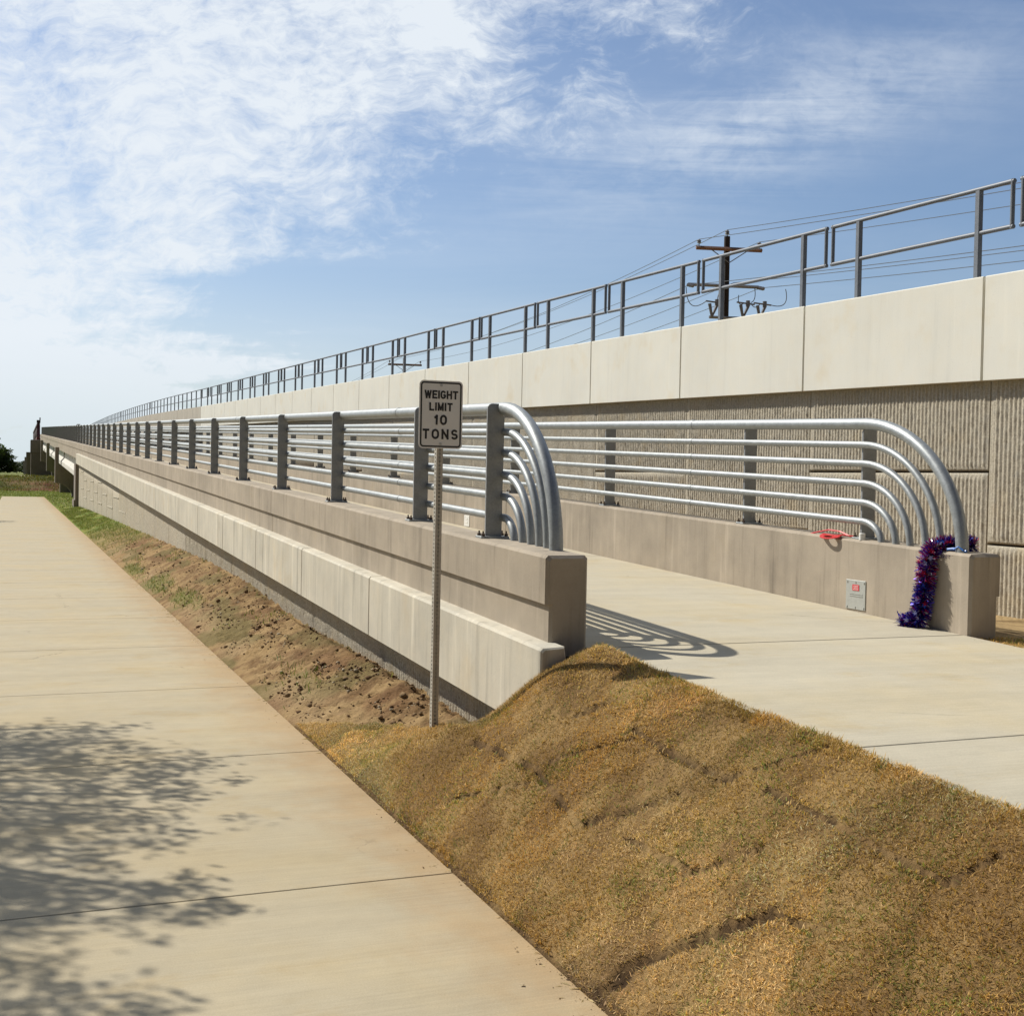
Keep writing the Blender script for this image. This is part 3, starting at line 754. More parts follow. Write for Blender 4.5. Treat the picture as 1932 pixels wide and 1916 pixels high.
def pier(y, label, drop):
    t = thing('bridge_pier', label, 'pier', (4, y, 0)); zt = zp(y)-.56
    zb = ground_h(np.array([4.]), np.array([float(y)]))[0]-.4
    xl, xr_ = 2.30, 5.64; zl = zt-drop
    pol = [(xl, zl), (xl, zt), (xl+.22, zt), (xl+.22, zp(y)-1.68), (xr_-.22, zp(y)-1.68), (xr_-.22, zt), (xr_, zt), (xr_, zl)]
    sx0, sx1 = 3.35, 4.6; zs = zl-.9
    pol2 = [(sx1, zs)] ; arc1 = [(xr_-(xr_-sx1)*math.sin(k/6*math.pi/2), zl-(zl-zs)*(1-math.cos(k/6*math.pi/2))) for k in range(1, 7)]
    arc2 = [(sx0-(sx0-xl)*(1-math.cos(k/6*math.pi/2)), zs+(zl-zs)*math.sin(k/6*math.pi/2)) for k in range(0, 6)]
    obj('cap', MB().prism(pol+arc1+arc2, 1, y-.55, y+.55), 'pier', t)
    if zs > zb+.2: obj('stem', MB().box(sx0, sx1, y-.5, y+.5, zb, zs-.002, 0, .05), 'pier', t)
pier(83.8, 'nearest hammerhead pier under the footbridge, on the green meadow', 2.25)
pier(107.8, 'second hammerhead pier under the footbridge, just before the earth bank', 2.25)
pier(133.8, 'third hammerhead pier under the footbridge, the smallest one in view', 2.1)
for k, yy in enumerate((84, 110, 138)):
    t = thing('bridge_pier', ('first', 'second', 'third')[k]+' wide pier under the road bridge, in shade to the right of the footbridge', 'pier', (12, yy, 0))
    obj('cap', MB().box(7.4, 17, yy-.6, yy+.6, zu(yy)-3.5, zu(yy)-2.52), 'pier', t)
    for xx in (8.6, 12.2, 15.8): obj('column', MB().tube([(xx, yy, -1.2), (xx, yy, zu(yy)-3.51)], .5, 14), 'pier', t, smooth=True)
# big end pier and the red truss span beyond
t = thing('bridge_pier', 'big dark square pier where the footbridge meets the red steel span', 'pier', (4, 151, .8))
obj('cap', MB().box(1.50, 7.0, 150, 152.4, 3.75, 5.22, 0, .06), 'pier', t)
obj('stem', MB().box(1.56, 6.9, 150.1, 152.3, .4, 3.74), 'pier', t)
for k, yy in enumerate((185, 220, 260)):
    t = thing('bridge_pier', ('nearest', 'middle', 'farthest')[k]+' of the slim far piers lined up left of the big dark square pier', 'pier', (3, yy, .8))
    obj('column', MB().box(1.3, 6.5, yy-.6, yy+.6, .3, 4.3-.3*k), 'pier', t)
ts = thing('truss_span', 'dark red steel truss span on the big square pier at the ramp\'s far end', 'bridge', (4, 152, 5.2))
for xx in (2.35, 6.7):
    obj('bottom_chord', MB().box(xx-.18, xx+.18, 150.6, 190, 5.24, 5.6), 'red', ts)
    obj('top_chord', MB().box(xx-.16, xx+.16, 151.6, 188, 6.95, 7.2), 'dred', ts)
    obj('end_post', MB().prism([(150.6, 5.62), (151.1, 5.62), (152.1, 6.94), (151.6, 6.94)], 0, xx-.17, xx+.17), 'red', ts)
    d = MB(); yy = 151.6
    while yy < 187: d.tube([(xx, yy, 6.93), (xx, yy+2.2, 5.6)], .11, 6); d.tube([(xx, yy+2.2, 5.62), (xx, yy+4.4, 6.93)], .11, 6); yy += 4.4
    obj('web_members', d, 'dred', ts)
obj('finial', MB().box(2.15, 2.55, 151.3, 151.9, 7.205, 7.5).box(2.44, 2.56, 151.3, 151.5, 7.5, 7.8), 'dred', ts)
obj('deck', MB().box(2.56, 6.5, 150.7, 190, 5.25, 5.45), 'pier', ts)

# ------------------------------------------------------------------ weight limit sign
PXs, PYs, PZs = 2.015, 6.04, .30
sg = thing('traffic_sign', 'white rectangular weight limit sign on a perforated steel post at the edge of the sod', 'sign', (PXs, PYs, PZs))
SH, SWd, SZ = .347, .2345, 1.957
def perforated(x0, x1, y, z0, z1, axis_, pitch=.0201, r=.0056):
    """strip of square cells each with an octagonal hole; axis_ 0: strip spans x at y, 1: strip spans y at x"""
    mb = MB(); z = z0; wd = x1-x0; c = (x0+x1)/2
    while z < z1:
        zc_ = z+pitch/2; P_ = []
        sq = [(-1, -1), (0, -1), (1, -1), (1, 0), (1, 1), (0, 1), (-1, 1), (-1, 0)]
        for a, b in sq: P_.append((c+a*wd/2, zc_+b*pitch/2))
        for a, b in sq: l = math.hypot(a, b); P_.append((c+a/l*r, zc_+b/l*r))
        vs = [(p, y, q) if axis_ == 0 else (y, p, q) for p, q in P_]
        mb.add(vs, [(i, (i+1) % 8, 8+(i+1) % 8, 8+i) for i in range(8)]); z += pitch
    return mb
wp = .0175
pb = perforated(PXs-wp, PXs+wp, PYs-wp, PZs-.12, 2.10, 0)
q2 = perforated(PYs-wp, PYs+wp, PXs-wp, PZs-.12, 2.10, 1); pb.add(q2.v, q2.f)
pb.add([(PXs-wp, PYs+wp, PZs-.12), (PXs+wp, PYs+wp, PZs-.12), (PXs+wp, PYs-wp, PZs-.12), (PXs+wp, PYs+wp, 2.12), (PXs-wp, PYs+wp, 2.12), (PXs+wp, PYs-wp, 2.12)], [(0, 1, 3, 4), (1, 2, 5, 3)])
obj('post', pb, 'galv_sign', sg)
def rrect(w, h, r, n=8):
    out = []
    for cx, cy, a0 in ((w/2-r, h/2-r, 0), (-w/2+r, h/2-r, 90), (-w/2+r, -h/2+r, 180), (w/2-r, -h/2+r, 270)):
        for k in range(n+1): an = math.radians(a0+90*k/n); out.append((cx+r*math.cos(an), cy+r*math.sin(an)))
    return out
FY = PYs-wp-.004
tilt = -.012
def sp(u, v, y): return (PXs+u+tilt*v*0, y, SZ+v)
o_ = rrect(SWd, SH, .023)
plate = obj('sign_plate', MB().prism([(PXs+u, SZ+v) for u, v in o_], 1, FY-.002, FY), 'white', sg)
b1 = rrect(SWd-.0145, SH-.0145, .0175); b2 = rrect(SWd-.0305, SH-.0305, .0105); n = len(b1)
obj('border', MB().add([sp(u, v, FY-.0026) for u, v in b1]+[sp(u, v, FY-.0026) for u, v in b2], [(i, (i+1) % n, n+(i+1) % n, n+i) for i in range(n)]), 'black', plate)
bo = MB()
for v in (.150, -.150): bo.tube([(PXs, FY-.0015, SZ+v), (PXs, FY-.005, SZ+v)], .0068, 12)
obj('bolt', bo, 'alu', plate)
# lettering drawn with strokes
def arc(cx, cy, rx, ry, a0, a1, n=14): return [(cx+rx*math.cos(math.radians(a0+(a1-a0)*k/n)), cy+ry*math.sin(math.radians(a0+(a1-a0)*k/n))) for k in range(n+1)]
def glyph(ch):
    if ch == 'W': return .86, [[(0, 1), (.2, 0), (.43, .95), (.66, 0), (.86, 1)]]
    if ch == 'E': return .55, [[(.55, 1), (0, 1), (0, 0), (.55, 0)], [(0, .52), (.46, .52)]]
    if ch == 'I': return .0, [[(0, 0), (0, 1)]]
    if ch == 'G': return .62, [arc(.31, .66, .31, .34, 25, 180)+arc(.31, .34, .31, .34, 180, 360)+[(.62, .45), (.36, .45)]]
    if ch == 'H': return .6, [[(0, 0), (0, 1)], [(.6, 0), (.6, 1)], [(0, .52), (.6, .52)]]
    if ch == 'T': return .6, [[(0, 1), (.6, 1)], [(.3, 1), (.3, 0)]]
    if ch == 'L': return .52, [[(0, 1), (0, 0), (.52, 0)]]
    if ch == 'M': return .7, [[(0, 0), (0, 1), (.35, .1), (.7, 1), (.7, 0)]]
    if ch == '1': return .2, [[(0, .80), (.2, .98), (.2, 0)]]
    if ch == '0': return .66, [arc(.33, .64, .33, .36, 0, 180)+arc(.33, .36, .33, .36, 180, 360)+[(.66, .64)]]
    if ch == 'O': return .72, [arc(.36, .62, .36, .38, 0, 180)+arc(.36, .38, .36, .38, 180, 360)+[(.72, .62)]]
    if ch == 'N': return .68, [[(0, 0), (0, 1), (.68, 0), (.68, 1)]]
    if ch == 'S': return .64, [arc(.32, .74, .30, .26, 25, 235, 14)+[(.32, .50)]+arc(.32, .26, .32, .26, 60, -155, 16)]
def stroke(mb, pts, w, to3):
    n = len(pts)
    for i in range(n-1):
        (x0, y0), (x1, y1) = pts[i], pts[i+1]; L = math.hypot(x1-x0, y1-y0)
        if L < 1e-6: continue
        dx, dy = (x1-x0)/L, (y1-y0)/L; e0 = w*.5 if i == 0 or n < 12 else w*.12; e1 = w*.5 if i == n-2 or n < 12 else w*.12
        if n >= 12: e0 = e1 = w*.14
        # every piece sits a hair behind the one before it, so overlapping ends never share a plane
        lay = stroke.k*.000012; stroke.k = (stroke.k+1) % 40
        q = [(x0-dx*e0-dy*w/2, y0-dy*e0+dx*w/2), (x1+dx*e1-dy*w/2, y1+dy*e1+dx*w/2), (x1+dx*e1+dy*w/2, y1+dy*e1-dx*w/2), (x0-dx*e0+dy*w/2, y0-dy*e0-dx*w/2)]
        mb.add([to3(a, b, lay) for a, b in q], [(0, 1, 2, 3)])
stroke.k = 0
def word(txt, u0, u1, vtop, vbot, sw):
    """letters between u0..u1 (outer edges), heights vtop..vbot, stroke width sw"""
    hh = vtop-vbot-sw; gl = [glyph(c) for c in txt]; wsum = sum(a for a, _ in gl)*hh
    gap = ((u1-u0-sw) - wsum)/(len(txt)-1); u = u0+sw/2
    for c, (a, st) in zip(txt, gl):
        mb = MB()
        for s_ in st: stroke(mb, [(u+x*hh, vbot+sw/2+y_*hh) for x, y_ in s_], sw, lambda a_, b_, l_: sp(a_, b_, FY-.0034-l_))
        lo = obj('letter' if c.isalpha() else 'digit', mb, 'black', plate); u += a*hh+gap
k = SWd/1300.
word('WEIGHT', -497*k, 505*k, 683*k, 447*k, 50*k)
word('LIMIT', -350*k, 345*k, 338*k, 105*k, 50*k)
word('10', -198*k, 182*k, -5*k, -290*k, 60*k)
word('TONS', -535*k, 515*k, -410*k, -695*k, 58*k)

# ------------------------------------------------------------------ utility poles and wires
def upole(x, y, zt, label, gear):
    t = thing('utility_pole', label, 'utility pole', (x, y, .5))
    obj('pole', MB().tube([(x, y, .2), (x, y, zt)], [.16, .125], 14), 'wood', t, smooth=True)
    dx, dy = .97, -.24          # crossarms stand square to the line
    def arm(z, a, b, r, nm, m_='arm'):
        return obj(nm, MB().tube([(x+dx*a, y+dy*a-.18, z), (x+dx*b, y+dy*b-.18, z)], r, 4), m_, t)
    arm(zt-.55, -1.42, 1.42, .085, 'crossarm')
    for s in (-1, 1): obj('arm_brace', MB().tube([(x+dx*.75*s, y+dy*.75*s-.2, zt-.62), (x, y-.2, zt-1.12)], .022, 6), 'ins', t)
    def ins(a, z, nm='insulator'):
        mb = MB(); px_, py_ = x+dx*a, y+dy*a-.18
        mb.tube([(px_, py_, z), (px_, py_, z+.12), (px_, py_, z+.121), (px_, py_, z+.2), (px_, py_, z+.201), (px_, py_, z+.27)], [.02, .02, .09, .07, .1, .03], 10)
        obj(nm, mb, 'ins', t, smooth=True); return (px_, py_, z+.27)
    pts = [ins(-1.3, zt-.47), ins(1.3, zt-.47)]
    mb = MB().tube([(x, y, zt), (x, y, zt+.1), (x, y, zt+.101), (x, y, zt+.2), (x, y, zt+.201), (x, y, zt+.28)], [.025, .025, .1, .07, .1, .03], 10)
    obj('insulator', mb, 'ins', t, smooth=True); pts.insert(0, (x, y, zt+.28))
    if gear:
        obj('guard_strip', MB().tube([(x-.15, y-.1, .6), (x-.13, y-.09, zt-1.2)], .022, 6), 'ins', t)
        arm(zt-2.08, -1.72, 1.3, .07, 'crossarm', 'ins'); arm(zt-3.4, -.8, 1.8, .06, 'crossarm', 'ins')
        jb_ = [(-.72, 'l'), (.62, 'r'), (1.35, 'r')]
        for a, _ in jb_:
            px_, py_ = x+dx*a, y+dy*a-.25; mb = MB()
            mb.tube([(px_, py_, zt-3.4), (px_-.12, py_, zt-2.85)], [.05, .075], 8); mb.tube([(px_, py_, zt-3.4), (px_+.24, py_, zt-2.9)], [.045, .07], 8)
            mb.tube([(px_-.3, py_, zt-2.76), (px_+.55, py_, zt-2.8)], .035, 6); mb.tube([(px_+.23, py_, zt-2.9), (px_+.23, py_, zt-2.66)], .09, 8)
            obj('cutout_switch', mb, 'ins', t)
        # insulators ends of the middle arm
        for a in (-1.72, 1.3):
            px_, py_ = x+dx*a, y+dy*a-.18; mb = MB()
            for q in range(4): mb.tube([(px_, py_-.12*q, zt-2.1-.03*q), (px_, py_-.12*q-.06, zt-2.12-.03*q)], [.085, .05], 8)
            obj('strain_insulator', mb, 'ins', t)
        def loop(p0, p1, sag, bow, nm='jumper_wire'):
            P = []
            for i in range(13):
                f = i/12; P.append(tuple(p0[j]+(p1[j]-p0[j])*f + ((-sag*4*f*(1-f)) if j == 2 else (bow*4*f*(1-f) if j == 0 else 0)) for j in range(3)))
            obj(nm, MB().tube(P, .018, 5), 'wire', t)
        A = lambda a, z: (x+dx*a, y+dy*a-.25, zt-z)
        loop(A(-1.85, 2.2), A(-1.0, 2.78), .45, -.2); loop(A(1.1, 2.12), A(.95, 2.75), .1, .1); loop(A(2.45, 2.12), A(1.85, 2.82), .25, .3)
        loop(A(.42, 2.45), A(.7, 2.76), .2, -.12); loop(A(-.5, 2.78), A(-.15, 2.2), -.1, -.1); loop(A(.95, 2.78), A(1.35, 2.78), .15, 0)
        pts += [A(-1.75, 2.12), A(.2, 1.95), A(1.35, 2.12)]
    else:
        pts += [(x-1.4, y, zt-2.4), (x+.2, y, zt-2.1), (x+1.7, y, zt-2.4)]
    return pts
P1 = upole(27.49, 44.9, 12.0, 'near dark wooden utility pole with hanging switches, behind the guard rail', True)
P2 = upole(30.42, 100.8, 11.8, 'smaller dark utility pole with one crossarm, above the coping left of the white sign', False)
P3 = upole(33.3, 157, 11.6, 'farthest utility pole, a dark tip between guard rail posts left of centre', False)
P0 = [(a[0]+13.4, a[1]-55.5, a[2]) for a in P1]
wn = ['pole-top', 'upper left', 'upper right', 'lower left', 'lower middle', 'lower right']
def span(A, B, k, where, sag):
    pts = []
    for i in range(25):
        f = i/24; pts.append((A[0]+(B[0]-A[0])*f, A[1]+(B[1]-A[1])*f, A[2]+(B[2]-A[2])*f-sag*4*f*(1-f)))
    o = obj('power_line', MB().tube(pts, .0135, 5), 'wire', None, loc=pts[0]); tag(o, 'thin '+wn[k]+' wire '+where, 'wire', 'overhead power lines')
for k in range(6):
    span(P0[k], P1[k], k, 'from the near utility pole to the right edge', .7); span(P1[k], P2[k], k, 'from the near utility pole down to the smaller pole', .8)
    span(P2[k], P3[k], k, 'from the smaller utility pole to the farthest pole', .8)

# ------------------------------------------------------------------ garland, red ribbon, small litter on the right parapet
def garland():
    path = [(5.40, 5.90, 1.285), (5.35, 5.925, 1.285), (5.29, 5.95, 1.285), (5.235, 5.985, 1.285), (5.19, 6.015, 1.27), (5.155, 6.02, 1.22), (5.14, 6.02, 1.12), (5.135, 6.03, 1.0), (5.13, 6.045, .90), (5.12, 6.055, .83), (5.10, 6.10, .805), (5.075, 6.16, .80)]
    P_ = np.array(path); d = np.r_[0, np.cumsum(np.linalg.norm(np.diff(P_, axis=0), axis=1))]
    t = thing('garland', 'tinsel garland of red, blue and silver foil with stars draped over the parapet end', 'garland', (5.13, 6.03, .78))
    og = np.array(ORIG[t.name])
    N = 4200; s = rng.uniform(0, d[-1], N); C = np.stack([np.interp(s, d, P_[:, j]) for j in range(3)], 1)
    T = np.stack([np.interp(np.clip(s+.02, 0, d[-1]), d, P_[:, j])-np.interp(np.clip(s-.02, 0, d[-1]), d, P_[:, j]) for j in range(3)], 1); T /= np.linalg.norm(T, axis=1)[:, None]
    R_ = rng.normal(size=(N, 3)); R_ -= (R_*T).sum(1)[:, None]*T; R_ /= np.linalg.norm(R_, axis=1)[:, None]
    R_ = R_+T*rng.normal(0, .25, (N, 1)); L = rng.uniform(.045, .074, N)[:, None]; side = np.cross(T, R_); side = side*np.cos(rng.uniform(0, 3.1, N))[:, None]+T*np.sin(rng.uniform(0, 3.1, N))[:, None]
    w = .0028; V = np.stack([C+side*w, C-side*w, C+R_*L-side*w*.8, C+R_*L+side*w*.8], 1)
    lim = XI-.001                                       # the tinsel presses flat against the wall below the parapet top
    low = V[..., 2] < 1.235; V[..., 0] = np.where(low & (V[..., 0] > lim), lim-.002, V[..., 0])
    V[..., 2] = np.where((V[..., 0] > XI) & (V[..., 2] < 1.256), 1.256, V[..., 2]); V[..., 2] = np.maximum(V[..., 2], .783)
    cs = np.array([(.10, .04, .42), (.07, .06, .52), (.55, .02, .09), (.75, .75, .82), (.10, .04, .22), (.04, .22, .65)])
    zone = fbm(s*14, s*0+1, 2, 3); pick = rng.random(N); ci = np.where(zone > .50, np.where(pick < .33, 2, np.where(pick < .5, 3, 0)), np.where(pick < .45, 0, np.where(pick < .7, 1, np.where(pick < .8, 4, np.where(pick < .89, 2, np.where(pick < .97, 3, 5))))))
    col = np.repeat(cs[ci], 4, 0)
    fast_mesh('tinsel', V.reshape(-1, 3)-og, [np.arange(N*4).reshape(N, 4)], 'foil', col, t)
    tw = MB().tube(path, .006, 6); obj('core_wire', tw, 'black', t)
    for i in range(20):
        ss = rng.uniform(.05, d[-1]-.02) if i else d[-1]-.07
        c = np.array([np.interp(ss, d, P_[:, j]) for j in range(3)]); nrm = Vector((-.75, -.65, .15+.5*rnd.random())).normalized()
        if c[2] > 1.25: nrm = Vector((-.5, -.5, .7)).normalized()
        u = nrm.cross(Vector((0, 0, 1))).normalized(); w_ = u.cross(nrm); c = Vector(c)+nrm*rnd.uniform(.03, .045)+u*rnd.uniform(-.03, .03)
        rr = .021; a0 = rnd.random()*6; vs = [c]
        for k_ in range(10): an = a0+k_*math.pi/5; r_ = rr if k_ % 2 == 0 else rr*.42; vs.append(c+u*r_*math.cos(an)+w_*r_*math.sin(an))
        mb = MB().add([(v.x, min(v.y, 9), max(v.z, .782)) for v in vs], [(0, 1+k_, 1+(k_+1) % 10) for k_ in range(10)])
        V_ = np.array(mb.v)-og; cc = [(.75, .75, .8), (.5, .01, .03), (.6, .6, .7), (.03, .12, .5)][i % 4]
        fast_mesh('foil_star', V_, [np.array(mb.f)], 'foil', np.tile(cc, (len(V_), 1)), t)
garland()
tz = lambda y: zp(y)+.004
rib = MB(); n = 32; cy, cx = 7.045, 5.19; vs = []
for i in range(n):
    an = 2*math.pi*i/n; ca, sa = math.cos(an), math.sin(an)
    for rx_, ry_, ox in ((.055, .105, 0), (.016, .045, -.022)):
        x_, y_ = cx+ox+rx_*ca, cy+ry_*sa; vs.append((x_, y_, tz(y_)+.008-.02*max(0., (XI+.012-x_)/.05)))
rib.add(vs, [(2*i, 2*i+1, (2*i+3) % (2*n), (2*i+2) % (2*n)) for i in range(n)])
rib.add([(5.185, 6.96, tz(6.96)+.011), (5.215, 6.96, tz(6.96)+.011), (5.235, 6.83, tz(6.83)+.012), (5.21, 6.83, tz(6.83)+.010)], [(0, 1, 2, 3)])
ro = obj('ribbon', rib, 'redp', None, loc=(5.19, 7.0, zp(7)))
sm = ro.modifiers.new('thickness', 'SOLIDIFY'); sm.thickness = .004
tag(ro, 'red plastic ribbon loops lying over the inner edge of the right parapet', 'ribbon')
rs = obj('cord', MB().tube([(5.215, 6.86+.12*k_, zp(6.86+.12*k_)+.012+.03*math.sin(k_)) for k_ in range(0, 6)], .006, 6), 'redp', None, loc=(5.215, 6.9, zp(6.9)))
tag(rs, 'thin red cord leading from the red ribbon to the last railing post', 'cord')
cup = obj('cap', MB().tube([(5.215, 6.74, zp(6.74)-.002), (5.215, 6.74, zp(6.74)+.04), (5.215, 6.74, zp(6.74)+.044)], [.019, .021, .017], 14), 'wplastic', None, True, loc=(5.215, 6.74, zp(6.74)))
tag(cup, 'small white plastic cap at the foot of the last right railing post', 'cap')
tie = obj('ribbon', MB().tube([(5.205, 5.92, zp(5.9)+.012), (5.22, 5.88, zp(5.84)+.02), (5.23, 5.83, zp(5.8)+.011), (5.235, 5.79, zp(5.77)+.012)], .0085, 6).tube([(5.20, 5.86, zp(5.86)+.015), (5.21, 5.83, zp(5.83)+.035), (5.22, 5.80, zp(5.8)+.015)], .005, 6), 'blue', None, loc=(5.22, 5.82, zp(5.82)))
tag(tie, 'short bright blue ribbon tied at the foot of the bent top pipe', 'ribbon')

# ------------------------------------------------------------------ grass, clods
def blades(name, n, xr_, yr_, accept, length, width, colf, label_kind, lean=(.5, 1.25)):
    x = rng.uniform(*xr_, n); y = rng.uniform(*yr_, n); ok = accept(x, y); x, y = x[ok], y[ok]; n = len(x)
    z = ground_detail(x, y)-.004
    az = rng.uniform(0, 2*math.pi, n); el = rng.uniform(lean[0], lean[1], n)     # el: lean from vertical
    L = rng.uniform(length[0], length[1], n); wd = rng.uniform(width[0], width[1], n)
    dx, dy, dz = np.cos(az)*np.sin(el), np.sin(az)*np.sin(el), np.cos(el)
    pxv, pyv = -np.sin(az+rng.normal(0, .6, n)), np.cos(az+rng.normal(0, .6, n))
    B = np.stack([x, y, z], 1); D = np.stack([dx, dy, dz], 1); Pv = np.stack([pxv, pyv, 0*x], 1)
    mid = B+D*(L*.55)[:, None]; D2 = D.copy(); D2[:, 2] -= rng.uniform(.1, .8, n); tip = mid+D2*(L*.5)[:, None]
    V = np.stack([B+Pv*(wd/2)[:, None], B-Pv*(wd/2)[:, None], mid-Pv*(wd*.45)[:, None], mid+Pv*(wd*.45)[:, None], tip], 1)
    k_ = np.arange(n)[:, None]*5; Q = k_+np.array([[0, 1, 2, 3]]); Tt = k_+np.array([[3, 2, 4]])
    col = np.repeat(colf(x, y), 5, 0)
    o = fast_mesh(name, V.reshape(-1, 3), [Q, Tt], 'blade', col); tag(o, label_kind[0], label_kind[1], kind='stuff'); return o
def sod_ok(x, y):
    e = fbm(x*20, y*9, 3, 85)
    ok = (x > 1.698+.03*sstep(.5, .75, e)) & (x < 2.80) & (y < sod_edge(x)+.12-.35*fbm(x*9, y*9, 3, 83)) & ~((x > 2.425) & (y > 5.60))
    for sx0, sy0, sx1, sy1, wd in SEAMS:
        d = seg_d(x, y, sx0, sy0, sx1, sy1)+(fbm(x*20, y*20, 2, 51)-.5)*.02; ok &= (d > wd*1.25) | (rng.random(len(x)) < .10)
    thin = fbm(x*3.1, y*2.6, 4, 91); ok &= rng.random(len(x)) < np.clip(.40+1.6*(thin-.27), .22, 1)
    return ok
def sod_col(x, y):
    n = len(x); a = fbm(x*2.3, y*2.0, 4, 93)[:, None]; b = fbm(x*5, y*5, 4, 95)[:, None]; c = fbm(x*1.3+7, y*1.1, 3, 97)[:, None]
    straw = np.array([.74, .56, .31]); brown = np.array([.47, .315, .135]); gold = np.array([.60, .42, .165]); green = np.array([.20, .24, .06]); grey = np.array([.56, .51, .32]); pink = np.array([.70, .48, .28])
    col = np.where(rng.random((n, 1)) < .5, brown, gold)*np.ones((n, 3))
    col = np.where(rng.random((n, 1)) < sstep(.40, .62, a)*.85+.05, straw, col)
    col = np.where(rng.random((n, 1)) < .2*sstep(.5, .65, b), green*1.6, col)
    col = np.where(rng.random((n, 1)) < .6*sstep(.64, .74, c), grey, col)
    col = np.where(rng.random((n, 1)) < .6*sstep(.60, .40, c)*sstep(.52, .62, a), pink, col)
    col = np.where(rng.random((n, 1)) < .02+.25*sstep(.63, .74, b), green, col)
    jx = (fbm(x*8, y*8, 3, 101)-.5)*.10; a_ = (x-1.70)*.80+(y)*.60+jx; b_ = -(x-1.70)*.60+y*.80+jx
    row = np.floor(b_/.30); cell = np.floor((a_+row*.37)/.62); hsh = np.modf(np.abs(np.sin(row*12.9898+cell*78.233)*43758.5453))[0][:, None]; h2 = np.modf(hsh*91.7)[0]
    col = col*(.80+.46*hsh)*(1+(h2-.5)*np.array([.10, 0, -.16]))
    e_ = np.minimum(np.abs((b_/.30) % 1-.5), 9)[:, None]; col = np.where((e_ > .455) & (rng.random((n, 1)) < .45*(fbm(x*3, y*3, 2, 103)[:, None] > .45)), green*.9, col)
    return col*rng.uniform(.60, 1.20, (n, 1))*np.array([1.02, .94, .78])
blades('sod_grass', 460000, (1.70, 2.80), (1.2, 8.1), sod_ok, (.010, .034), (.0016, .0032), sod_col, ('short dry brown sod laid on the slope between the footpath and the ramp', 'grass'))
def fr_ok(x, y): return ((x > 2.68) | (x < 1.73)) & (y < np.where(x > 2, 5.62, 7.9)) & (rng.random(len(x)) < 1.6*sstep(.38, .68, fbm(x*3+5, y*5, 4, 131)))
blades('sod_fringe', 150000, (1.692, 2.785), (1.2, 8.0), fr_ok, (.02, .044), (.0018, .0034), sod_col, ('ragged dry grass hanging over the slab edges', 'grass'), (.3, 1.15))
def rs_ok(x, y): return (y < 5.74) & (x > 5.19-.05*fbm(x*9, y*9, 2, 3)-.35*np.clip(5.75-y, 0, 3)) & (x < 5.55)
blades('sod_edging', 26000, (4.2, 5.6), (3.8, 5.74), rs_ok, (.018, .045), (.002, .004), sod_col, ('strip of dry brown sod at the foot of the right parapet end', 'grass'))
def gr_ok(x, y):
    d = 9*np.ones_like(x)
    for cx, cy, rx, ry in ((1.86, 17.8, .17, 1.2), (1.93, 15.4, .17, 1.0), (1.80, 21, .14, 1.4)): d = np.minimum(d, np.hypot((x-cx)/rx, (y-cy)/ry))
    spot = fbm(x*4, y*1.6, 4, 99)
    return (rng.random(len(x)) < (1-sstep(.3, 1.25, d))*.55) | ((y > 21) & (rng.random(len(x)) < .7*sstep(22, 42, y)*sstep(.3, .5, fbm(x*3, y*.6, 3, 111)))) | ((spot > .66) & (rng.random(len(x)) < .25) & (y > 8.2))
def gr_col(x, y):
    n = len(x); f = rng.random((n, 1)); c = np.array([.10, .165, .03])*(1-f)+np.array([.24, .25, .06])*f
    c = np.where(rng.random((n, 1)) < .12, np.array([.36, .29, .13]), c); return c*rng.uniform(.7, 1.2, (n, 1))
blades('verge_grass', 60000, (1.72, 2.53), (8.3, 56.), gr_ok, (.03, .08), (.004, .008), gr_col, ('fresh green grass taking over the soil strip towards the bridge', 'grass'), (.15, .8))
blades('meadow_grass', 34000, (-6, 9), (57., 112.), lambda x, y: ((x < PX0-.03) | (x > PX1+.03) | (y > 85.5)), (.05, .13), (.012, .024), gr_col, ('bright green grass around the far end of the footpath', 'grass'), (.15, .8))
def bankok(x, y): return rng.random(len(x)) < .35+.65*sstep(.4, .6, fbm(x*.5, y*.5, 4, 87))
blades('bank_grass', 22000, (-12, 9), (112.5, 123.), lambda x, y: bankok(x, y) & ~((x > .3) & (x < 1.6) & (y > 119)), (.10, .30), (.02, .045), lambda x, y: gr_col(x, y)*np.array([.95, .8, .8]), ('rough grass and weeds on the far earth bank', 'grass'), (.1, .7))
